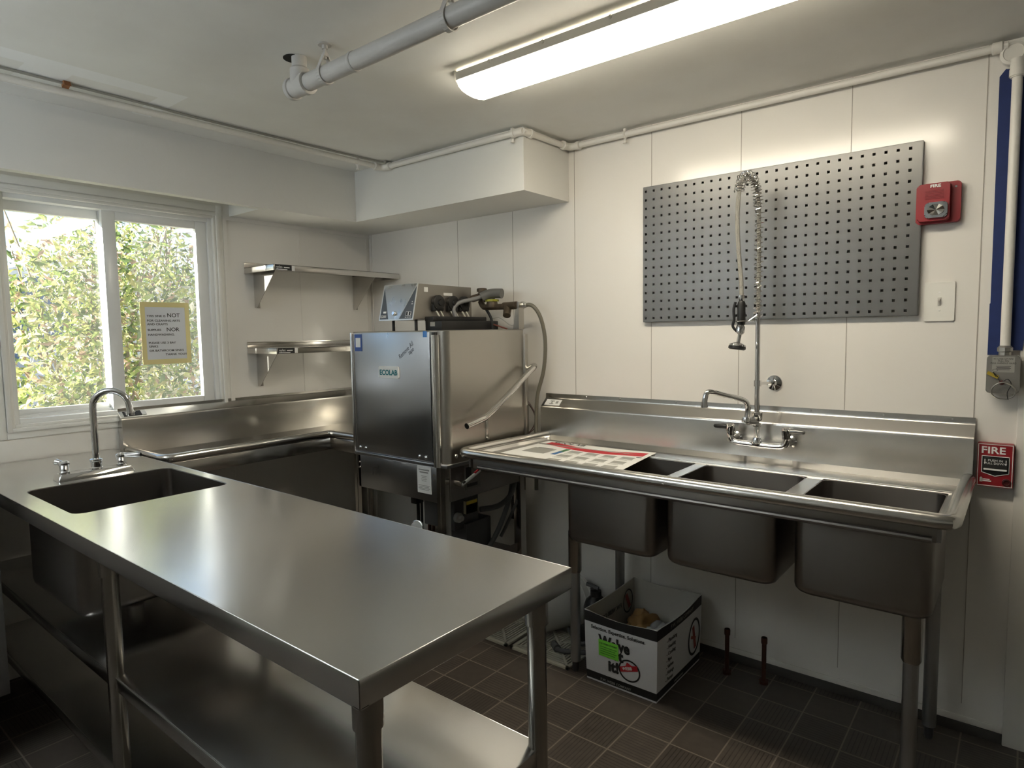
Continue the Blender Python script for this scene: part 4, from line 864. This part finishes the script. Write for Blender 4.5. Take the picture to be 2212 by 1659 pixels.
for x, y in ((1.797, -.46), (1.80, -.10), (2.957, -.47), (2.975, -.105)):
    top = .60 if y < -.3 else SZ-.005
    bm = nb(); cyl(bm, (x, y, .045), (x, y, top), .0205, seg=24); l = wmesh('leg', bm, mat('galvanised leg', (.36, .36, .36), .35, .9), t)
    if y < -.3:
        bm = nb(); lathe(bm, [(.023, 0), (.0265, .008), (.0265, .17)], (x, y, .415)); wmesh('leg_socket', bm, ST_L, l)
    bm = nb(); lathe(bm, [(.011, 0), (.014, .012), (.014, .04), (.0205, .05)], (x, y, 0)); wmesh('foot', bm, DGREY, l)
bm = nb(); cyl(bm, (1.835, -.5, .84), (1.835, -.5, .862), .001); bm.free()

# pre-rinse faucet
t = thing('pre_rinse_faucet', 'tall chrome pre-rinse spray faucet on the sink backsplash', 'faucet', (2.40, -.06, .95))
bm = nb(); FY2 = -.125
tube(bm, smooth([(2.300, FY2, .975), (2.305, FY2, .955), (2.325, FY2, .945), (2.40, FY2, .942), (2.475, FY2, .942), (2.50, FY2, .950), (2.507, FY2, .972)], 5), .012, 16)
for x in (2.302, 2.505):
    lathe(bm, [(.022, 0), (.022, .006), (.016, .010), (.015, .045)], (x, -.0555, .955), (0, -1, 0)); tube(bm, [(x, -.09, .955), (x, FY2, .955)], .015, 14)
lathe(bm, [(.018, 0), (.020, .01), (.014, .03)], (2.40, FY2, .940)); wmesh('mixing_body', bm, CHROME, t)
for x, s in ((2.300, -1), (2.507, 1)):
    bm = nb(); lathe(bm, [(.014, 0), (.014, .012), (.0165, .016), (.0165, .040), (.012, .044)], (x, FY2, .972)); h = wmesh('valve_handle', bm, CHROME, t)
    p = Vector((x, FY2, 1.003)); bm = nb(); tube(bm, [p+Vector((s*.01, 0, 0)), p+Vector((s*.03, -.002, .001)), p+Vector((s*.058, -.004, .0)), p+Vector((s*.064, -.004, 0))], .01, 12, rad=[.010, .0095, .008, .005]); wmesh('lever', bm, BLACK if s < 0 else mat('dark chrome', (.2, .2, .2), .25, .8), h)
bm = nb(); cyl(bm, (2.40, FY2, .96), (2.398, FY2, 1.44), .0095, seg=18); lathe(bm, [(.017, 0), (.019, .01), (.019, .03), (.015, .034)], (2.40, FY2, 1.035)); lathe(bm, [(.015, 0), (.015, .012)], (2.40, FY2, 1.012), seg=8); cyl(bm, (2.40, FY2, 1.03), (2.375, FY2-.03, 1.035), .016); lathe(bm, [(.016, 0), (.018, .008), (.014, .02)], (2.372, FY2-.035, 1.03)); wmesh('riser', bm, CHROME, t)
bm = nb(); tube(bm, smooth([(2.375, FY2-.035, 1.05), (2.377, FY2-.036, 1.09), (2.365, FY2-.05, 1.115), (2.32, FY2-.12, 1.138), (2.295, FY2-.16, 1.15), (2.278, FY2-.18, 1.150), (2.272, FY2-.187, 1.128), (2.271, FY2-.188, 1.105)], 5), .010, 14); lathe(bm, [(.012, 0), (.012, .012)], (2.271, FY2-.188, 1.095)); wmesh('swing_spout', bm, CHROME, t)
bm = nb(); lathe(bm, [(.030, 0), (.029, .006), (.012, .012), (.012, .016)], (2.425, -.0005, 1.170), (0, -1, 0)); tube(bm, [(2.425, -.01, 1.170), (2.41, -.06, 1.172), (2.40, FY2, 1.175)], .006, 10); lathe(bm, [(.014, 0), (.014, .022)], (2.40, FY2, 1.165), seg=12); wmesh('wall_bracket', bm, CHROME, t)
arch = [(2.398, FY2, 1.40), (2.398, FY2, 1.60), (2.396, FY2, 1.78), (2.393, FY2-.004, 1.86), (2.386, FY2-.022, 1.912), (2.374, FY2-.052, 1.934), (2.362, FY2-.082, 1.918), (2.356, FY2-.098, 1.872)]
ap = smooth(arch, 16)
bm = nb(); tube(bm, ap, .007, 10); hose2 = smooth([(2.356, FY2-.098, 1.872), (2.353, FY2-.100, 1.82), (2.352, FY2-.10, 1.76), (2.358, FY2-.10, 1.66), (2.366, FY2-.095, 1.56), (2.368, FY2-.093, 1.50)], 6); tube(bm, hose2, .0078, 12)
wmesh('braided_hose', bm, mat('braided steel', (.45, .44, .40), .4, .9, bump=.6, bscale=500), t)
# helical spring around riser and arch
def helix(path, R, turns_per_m, r_, bm, s0=0):
    acc = [0]; 
    for a, b in zip(path, path[1:]): acc.append(acc[-1]+(b-a).length)
    out = []; N = int(acc[-1]*turns_per_m*10); x = None; d0 = None
    for i in range(N+1):
        s = acc[-1]*i/N; k = max(j for j in range(len(acc)) if acc[j] <= s+1e-9); k = min(k, len(path)-2)
        q = (s-acc[k])/max(acc[k+1]-acc[k], 1e-9); p = path[k].lerp(path[k+1], q); d_ = (path[k+1]-path[k]).normalized()
        if x is None: x, _, _ = frame_of(d_)
        else: x = (d0.rotation_difference(d_) @ x)
        d0 = d_; x = (x-d_*x.dot(d_)).normalized(); y = d_.cross(x); a = 2*PI*s*turns_per_m
        out.append(p+(x*math.cos(a)+y*math.sin(a))*R)
    tube(bm, out, r_, 6)
bm = nb(); low = [Vector(p) for p in ((2.398, FY2, 1.425), (2.398, FY2, 1.82))]; helix(low, .0165, 56, .0016, bm)
k0 = next(i for i, p in enumerate(ap) if p.z > 1.82); helix(ap[k0:], .0175, 85, .0021, bm); wmesh('spring', bm, CHROME, t)
bm = nb(); lathe(bm, [(.012, 0), (.012, .018), (.014, .02)], (2.398, FY2, 1.405)); wmesh('spring_collar', bm, CHROME, t)
V0 = Vector((2.368, FY2-.093, 1.50))
bm = nb(); lathe(bm, [(.009, 0), (.011, .004), (.011, .022), (.009, .024)], V0-Vector((0, 0, .020)), ZP, 10); sv = wmesh('spray_valve', bm, CHROME, t)
bm = nb(); lathe(bm, [(.013, 0), (.0145, .01), (.0145, .075), (.011, .085)], V0-Vector((0, 0, .105))); wmesh('grip', bm, BLACK, sv)
bm = nb(); lathe(bm, [(.008, 0), (.016, .008), (.016, .026), (.012, .036)], V0-Vector((.003, 0, .140))); tube(bm, [V0-Vector((.004, 0, .135)), V0-Vector((.010, .004, .175))], .0065, 10); lathe(bm, [(.010, 0), (.028, .008), (.030, .014), (.026, .018)], V0-Vector((.010, .004, .168)), (-.1, -.1, -1)); wmesh('spray_head', bm, CHROME, sv)
bm = nb(); lathe(bm, [(.030, 0), (.031, .008), (.026, .012)], V0-Vector((.0115, .0055, .183)), (-.1, -.1, -1)); wmesh('rubber_bumper', bm, BLACK, sv)
bm = nb(); tube(bm, smooth([V0+Vector((-.012, -.006, -.13)), V0+Vector((-.026, -.012, -.110)), V0+Vector((-.022, -.012, -.085)), V0+Vector((-.024, -.012, -.05)), V0+Vector((-.018, -.010, -.022))], 5), .005, 10, rad=None); wmesh('squeeze_lever', bm, BLACK, sv)
bm = nb(); tube(bm, [V0+Vector((.022*math.cos(a)+.002, .018*math.sin(a), -.092)) for a in [2*PI*k/20 for k in range(21)]], .002, 6); tube(bm, [V0+Vector((.022, .01, -.092)), (2.398, FY2, 1.415)], .002, 6); tube(bm, [V0+Vector((.022, .012, -.092)), V0+Vector((.050, .02, -.070))], .002, 6); wmesh('hook_ring', bm, CHROME, t)

# poster on the drainboard
t = thing('wall_chart', 'white printed instruction chart with red band lying on the drainboard', 'poster', (1.7, -.35, SZ))
def pst(u, v, h=0):
    """u across 0..1 (left to right), v 0 top (wall side) .. 1 bottom"""
    a = Vector((1.432, -.120, 0)).lerp(Vector((1.990, -.128, 0)), u); b = Vector((1.432, -.560, 0)).lerp(Vector((2.045, -.560, 0)), u)
    p = a.lerp(b, v); p.z = SZ+.0022+.004*max(0, u-.7)/.3+h; return p
def pq(bm, P, h0, h1): loft(bm, [[pst(u, v, h) for u, v in P] for h in (h0, h1)])
bm = nb()
for i in range(12): 
    u0, u1 = i/12, (i+1)/12; pq(bm, [(u0, 0), (u1, 0), (u1, 1), (u0, 1)], 0, .0006)
sh = wmesh('sheet', bm, PAPER, t)
bm = nb(); N_ = 24
up_ = [(.06+.9*i/N_, .10+.05*math.sin(i/N_*5.5-1.2)+.03*(i/N_)) for i in range(N_+1)]
for (u0, v0), (u1, v1) in zip(up_, up_[1:]): pq(bm, [(u0, v0), (u1, v1), (u1, v1+.13+.04*u1), (u0, v0+.13+.04*u0)], .0006, .0012)
wmesh('red_band', bm, REDD, sh)
bm = nb(); text_bm(bm, 'ECOLAB', .045, pst(.085, .085, .001), XP, YP, ext=.0002, bold=.001)
for (u, v, w, hh) in ((.1, .36, .14, .14), (.93, .3, .04, .02)): pq(bm, [(u, v), (u+w, v), (u+w, v+hh), (u, v+hh)], .0006, .001)
wmesh('heading', bm, INK, sh)
PG = mat('print grey', (.33, .33, .30), .6)
for r_0 in range(3):
    for c in range(4):
        bm = nb(); u, v = .40+c*.145, .34+r_0*.21; pq(bm, [(u, v), (u+.10, v), (u+.10, v+.10), (u, v+.10)], .0006, .001)
        for k in range(2): pq(bm, [(u, v+.12+k*.03), (u+.11-.03*k, v+.12+k*.03), (u+.11-.03*k, v+.13+k*.03), (u, v+.13+k*.03)], .0006, .001)
        wmesh('chart_picture', bm, PG, sh)
bm = nb(); pq(bm, [(.08, .38), (.28, .38), (.28, .62), (.08, .62)], .0011, .0014)
wmesh('chart_diagram', bm, PG, sh)
bm = nb(); pq(bm, [(.33, .30), (.37, .30), (.37, .44), (.33, .44)], .0006, .001); wmesh('green_bar', bm, mat('print green', (.04, .16, .05), .6), sh)
bm = nb(); pq(bm, [(.33, .44), (.37, .44), (.37, .60), (.33, .60)], .0006, .001); wmesh('blue_bar', bm, mat('print blue', (.03, .13, .32), .6), sh)
bm = nb()
for k in range(22): pq(bm, [(.10+k*.022, .175-.001*k), (.10+k*.022+.006+.010*((k*7) % 3)/2, .175-.001*k), (.10+k*.022+.006+.010*((k*7) % 3)/2, .195-.001*k), (.10+k*.022, .195-.001*k)], .0012, .0016)
wmesh('band_lettering', bm, WHITE, sh)

# ------------------------------------------------------------------ cardboard box
BX0, BX1, BYa, BYb, BH = 1.862, 2.163, -.478, -.080, .285
def card_mat():
    m = mat('printed carton', (.72, .72, .74), .6); nt = m.node_tree; b = nt.nodes['Principled BSDF']; L = nt.links.new
    tc = nt.nodes.new('ShaderNodeTexCoord'); sp_ = nt.nodes.new('ShaderNodeSeparateXYZ'); L(tc.outputs['Object'], sp_.inputs[0])
    cr = nt.nodes.new('ShaderNodeValToRGB'); cr.color_ramp.interpolation = 'CONSTANT'
    mr = nt.nodes.new('ShaderNodeMath'); mr.operation = 'DIVIDE'; mr.inputs[1].default_value = .3; L(sp_.outputs[2], mr.inputs[0]); L(mr.outputs[0], cr.inputs[0])
    e = cr.color_ramp.elements; e[0].position = 0; e[0].color = (.72, .72, .74, 1); e[1].position = .02; e[1].color = (.012, .012, .013, 1)
    for p, c in ((.125, .72), (.80, .012), (.935, .74)):
        q = e.new(p); q.color = (c, c, c*1.02, 1)
    L(cr.outputs[0], b.inputs['Base Color']); return m
CARD = card_mat(); CARDI = mat('carton inside', (.50, .48, .43), .7, bump=.05, bscale=12)
t = thing('cardboard_box', 'open white carton with black bands under the sink', 'box', (2.01, -.28, 0.0005))
def bring(o, z):
    f = .006*math.sin(min(1, z/BH)*PI/2); x0, x1, y0, y1 = BX0-f+o, BX1+f-o, BYa-f+o, BYb+f-o; P = []
    for (ax, ay), (bx_, by_) in (((x0, y0), (x1, y0)), ((x1, y0), (x1, y1)), ((x1, y1), (x0, y1)), ((x0, y1), (x0, y0))):
        for k in range(6):
            q = k/6; bul = .006*math.sin(q*PI)*(z/BH)
            nx, ny = (by_-ay), -(bx_-ax); l = math.hypot(nx, ny); P.append((ax+(bx_-ax)*q+nx/l*bul, ay+(by_-ay)*q+ny/l*bul, z+.0005))
    return P
bm = nb(); zl = [0, .05, .1, .15, .2, .25, BH]
def dz(P, a=.012): return [(x, y, z-a*math.sin(PI*((i % 6)/6)) * (1 if z > BH*.98 else 0)) for i, (x, y, z) in enumerate(P)]
rO = [bring(0, z) for z in zl]; rO[-1] = dz(rO[-1])
loft(bm, rO, True, False); sh = wmesh('outer_walls', bm, CARD, t, 50)
bm = nb(); rI = [bring(.004, z) for z in [.004]+zl[1:]]; rI[-1] = dz(rI[-1]); loft(bm, rI, True, False); loft(bm, [rO[-1], rI[-1]], False, False); wmesh('inner_walls', bm, CARDI, t, 50)
yb = lambda x, z: BYa-.006*math.sin(min(1, z/BH)*PI/2)-.006*math.sin((x-BX0)/(BX1-BX0)*PI)*(z/BH)-.0012
def bend_front(bm):
    for v in bm.verts: v.co.y = yb(v.co.x, v.co.z)+(v.co.y)
def bend_right(bm):
    for v in bm.verts:
        z, y = v.co.z, v.co.y; v.co.x = BX1+.006*math.sin(min(1, z/BH)*PI/2)+.006*math.sin((y-BYa)/(BYb-BYa)*PI)*(z/BH)+.0012+v.co.x
bm = nb(); text_bm(bm, 'Selection. Expertise. Solutions.', .019, (BX0+.025, 0, .218), XP, ZP, ext=.0003, bold=.0004, sx=1.0)
text_bm(bm, "We've", .060, (BX0+.062, 0, .158), XP, ZP, ext=.0003, bold=.0028, sx=.84); text_bm(bm, 'Got', .060, (BX0+.078, 0, .118), XP, ZP, ext=.0003, bold=.0028, sx=.9); text_bm(bm, 'it!', .058, (BX0+.100, 0, .066), XP, ZP, ext=.0003, bold=.0028)
ringflat(bm, (BX0+.192, 0, .092), .046, .044, .006, -.0006, XP, ZP); bend_front(bm); wmesh('front_lettering', bm, INK, sh)
bm = nb()
ban = [(BX0+.155, .078), (BX0+.229, .102), (BX0+.225, .122), (BX0+.203, .116), (BX0+.183, .125), (BX0+.176, .108), (BX0+.151, .098)]
prism(bm, ban, -.0006, 0, 'xz'); bend_front(bm); bb = wmesh('red_banner', bm, REDD, sh)
bm = nb(); text_bm(bm, 'WEBB', .017, (BX0+.164, -.001, .088), Vector((1, 0, .3)), Vector((-.3, 0, 1)), ext=.0003, sx=.95, bold=.0004); bend_front(bm); wmesh('banner_lettering', bm, WHITE, bb)
bm = nb(); text_bm(bm, 'F.W. WEBB COMPANY', .014, ((BX0+BX1)/2-.02, 0, .013), XP, ZP, 'CENTER', ext=.0003, bold=.0002, sx=.95); bend_front(bm); wmesh('band_lettering', bm, GINK, sh)
bm = nb(); quad_on(bm, (BX0+.104, -.0012, .150), .044, .033, .0006, Vector((1, 0, .0)), ZP, 0); bend_front(bm); gs = wmesh('green_sticker', bm, GREENS, sh)
bm = nb(); text_bm(bm, 'F.W. WEBB COMPANY', .0095, (BX0+.104, -.0022, .166), XP, ZP, 'CENTER', ext=.0002, sx=.82)
for k in range(4): box(bm, BX0+.068, BX0+.14-.006*(k % 2), -.0024, -.0019, .155-k*.009, .1566-k*.009)
bend_front(bm); wmesh('sticker_print', bm, mat('dark green print', (.04, .14, .03), .6), gs)
bm = nb()
for k, s_ in enumerate(('Plumbing', 'Heating', 'Cooling', 'Pipe', 'Valves', 'Fittings', 'Pumps')):
    text_bm(bm, '- '+s_, .021, (0, BYa+.070, .206-k*.026), YP, ZP, ext=.0003, sx=.95)
bend_right(bm); wmesh('side_lettering', bm, INK, sh)
bm = nb(); ringflat(bm, (0, BYb-.070, .132), .060, .078, .010, .0006, YP, ZP); bend_right(bm); wmesh('side_ring', bm, INK, sh)
bm = nb(); quad_on(bm, (0, BYb-.070, .130), .010, .052, .0006, Vector((0, 1, .3)), Vector((0, -.3, 1))); quad_on(bm, (0, BYb-.078, .130), .026, .006, .0007, Vector((0, 1, -.4)), Vector((0, .4, 1))); bend_right(bm); wmesh('side_emblem', bm, mat('dull red print', (.30, .06, .05), .6), sh)
bm = nb(); text_bm(bm, 'F.W. WEBB COMPANY', .022, (0, BYa+.10, .252), YP, ZP, ext=.0003, sx=.95); box(bm, 0, .0004, BYa+.15, BYa+.23, .016, .024); bend_right(bm); wmesh('side_band_lettering', bm, GINK, sh)
bm = nb(); ringflat(bm, (BX0+.0055, BYb-.07, .205), .042, .052, .005, .0006, YP, ZP); wmesh('inside_emblem', bm, INK, sh)
bm = nb(); quad_on(bm, (BX0+.0055, BYb-.07, .205), .010, .036, .0006, Vector((0, 1, .5)), Vector((0, -.5, 1))); wmesh('inside_mark', bm, mat('dull red print', (.3, .06, .05), .6), sh)
bm = nb(); text_bm(bm, 'F.W. WEBB CO', .026, (BX0+.004, BYb-.125, .195), (0, -1, 0), (0, 0, 1), 'LEFT', ext=.0012, sx=.9); wmesh('inside_lettering', bm, mat('faded print', (.12, .11, .10), .7), sh)
# contents
def lump(name, c, rx, ry, rz, m, label, cat, seed, amp=.25):
    R = random.Random(seed); bm = nb(); bmesh.ops.create_icosphere(bm, subdivisions=4, radius=1)
    from mathutils import noise
    for v in bm.verts:
        n = noise.noise(v.co*2.2+Vector((seed, 0, 0)))*amp+noise.noise(v.co*6+Vector((0, seed, 0)))*amp*.4
        v.co = v.co*(1+n); v.co = Vector((c[0]+v.co.x*rx, c[1]+v.co.y*ry, c[2]+max(v.co.z, -.8)*rz))
    tag(wmesh(name, bm, m, None, 60), label, cat)
lump('crumpled_paper', (1.950, -.175, .100), .075, .080, .080, mat('brown kraft paper', (.30, .17, .06), .8), 'crumpled brown packing paper inside the carton', 'paper', 3, .45)
lump('plastic_bag', (2.075, -.29, .115), .07, .13, .085, mat('clear plastic', (.42, .42, .43), .18), 'crinkled clear plastic bag inside the carton', 'bag', 8, .35)

# copper stubs
for x, y, lb in ((2.292, -.112, 'left of two brown pipe stubs rising from the floor'), (2.432, -.098, 'right of two brown pipe stubs rising from the floor')):
    bm = nb(); cyl(bm, (x, y, .0005), (x, y, .185), .0085, seg=14); lathe(bm, [(.0105, 0), (.0115, .003), (.0115, .022), (.0105, .025)], (x, y, .160), seg=14); cyl(bm, (x, y, .0005), (x, y, .012), .018); tag(wmesh('pipe_stub', bm, COPPER), lb, 'pipe', 'copper pipe stubs in the floor')

# floor grates
def grate(x0, label):
    bm = nb(); y0, w, z0_, z1_ = -.482, .305, .0008, .010; x1_, y1_ = x0+w, y0+w
    for a in ((x0, x1_, y0, y0+.014), (x0, x1_, y1_-.014, y1_), (x0, x0+.014, y0, y1_), (x1_-.014, x1_, y0, y1_)): box(bm, *a, z0_, z1_)
    cx_, cy_ = x0+w/2, y0+w/2
    for s in (-1, 1):   # diagonals, then slats that fill the four triangles
        M = Matrix.Translation((cx_, cy_, 0)) @ Matrix.Rotation(s*PI/4, 4, 'Z'); box(bm, -.20, .20, -.005, .005, z0_, z1_, M=M)
    box(bm, cx_-.004, cx_+.004, y0, y1_, z0_, z1_)
    n = 11
    for k in range(1, n):
        q = k/n*w/2
        for s in (-1, 1):
            box(bm, cx_-q, cx_+q, cy_+s*q-.0035, cy_+s*q+.0035, z0_, z1_-.001); box(bm, cx_+s*q-.0035, cx_+s*q+.0035, cy_-q, cy_+q, z0_, z1_-.001)
    tag(wmesh('floor_grate', bm, GRATE), label, 'grate', 'cream slotted grates on the floor')
grate(1.142, 'cream slotted floor grate nearer the dishwasher'); grate(1.468, 'cream slotted floor grate under the white pail')
bm = nb(); box(bm, 1.25, 1.298, -.755, -.14, .0005, .016, .002); tag(wmesh('floor_strip', bm, mat('black rubber strip', (.02, .018, .016), .6)), 'narrow black strip lying on the floor tiles', 'strip')
# pail
t = thing('plastic_pail', 'white plastic pail lying on its side under the sink', 'pail', (1.53, -.25, .011))
A0, A1 = Vector((1.478, -.335, .125)), Vector((1.590, -.080, .125)); ax = (A1-A0).normalized()
bm = nb(); lathe(bm, [(.099, 0), (.104, .004), (.107, .012), (.104, .014), (.108, .225), (.112, .227), (.112, .237), (.108, .239), (.108, .255), (.113, .257), (.114, .27), (.110, .27), (.102, .02), (.001, .018)], A0-Vector((0, 0, .003)), ax, 36, False)
lathe(bm, [(.001, .006), (.094, .006), (.099, .0)], A0-Vector((0, 0, .003)), ax, 36, False); wmesh('pail_body', bm, BUCKET, t)
bm = nb(); x_, y_, d_ = frame_of(ax)
def on_pail(h0, h1, a0, a1, m, nm):
    bm = nb(); rings = []
    for h in (h0, h1):
        rr_ = .124+.0085*(h-.014)/.246+.0012; rings.append([A0-Vector((0, 0, .003))+ax*h+(x_*math.cos(a)+y_*math.sin(a))*rr_ for a in [a0+(a1-a0)*k/14 for k in range(15)]])
    loft(bm, rings, False, False, False); wmesh(nm, bm, m, t)
bm.free()
bm = nb()
for h0, h1, a0, a1 in ((.165, .178, .2, 1.15), (.186, .196, .55, .8), (.09, .10, .75, .82)):
    rings = []
    for h in (h0, h1):
        rr_ = .1045+.004*(h-.014)/.246+.001; rings.append([A0-Vector((0, 0, .003))+ax*h+(x_*math.cos(a)+y_*math.sin(a))*rr_ for a in [a0+(a1-a0)*k/10 for k in range(11)]])
    loft(bm, rings, False, False, False)
wmesh('pail_print', bm, mat('navy print', (.03, .05, .10), .5), t)
# black pump with hose
t = thing('utility_pump', 'black pump canister with T handle behind the sink leg', 'pump', (1.765, -.24, .0105))
bm = nb(); lathe(bm, [(.050, 0), (.055, .01), (.055, .15), (.045, .18), (.025, .20), (.024, .225), (.001, .23)], (1.735, -.20, .0105)); box(bm, 1.705, 1.785, -.29, -.22, .0105, .10, .01); box(bm, 1.775, 1.845, -.24, -.21, .17, .185, .005); wmesh('canister', bm, BLACK, t)
bm = nb(); cyl(bm, (1.74, -.20, .18), (1.715, -.20, .245), .014, .009); tube(bm, [(1.690, -.205, .256), (1.715, -.20, .252), (1.745, -.195, .244)], .009, 10); wmesh('valve_handle', bm, DGREY, t)
bm = nb(); tube(bm, smooth([(1.62, -.37, .026), (1.67, -.40, .024), (1.72, -.385, .024), (1.80, -.33, .023), (1.845, -.27, .024), (1.83, -.20, .03), (1.79, -.17, .06)], 7), .010, 10); tube(bm, smooth([(1.80, -.25, .10), (1.76, -.33, .05), (1.70, -.31, .04), (1.63, -.26, .05)], 6), .010, 10); hs = wmesh('pump_hose', bm, RUBBER, t)
bm = nb(); cyl(bm, (1.625, -.372, .026), (1.662, -.398, .025), .015, .017); wmesh('hose_end', bm, mat('grey fitting', (.12, .12, .12), .5), hs)
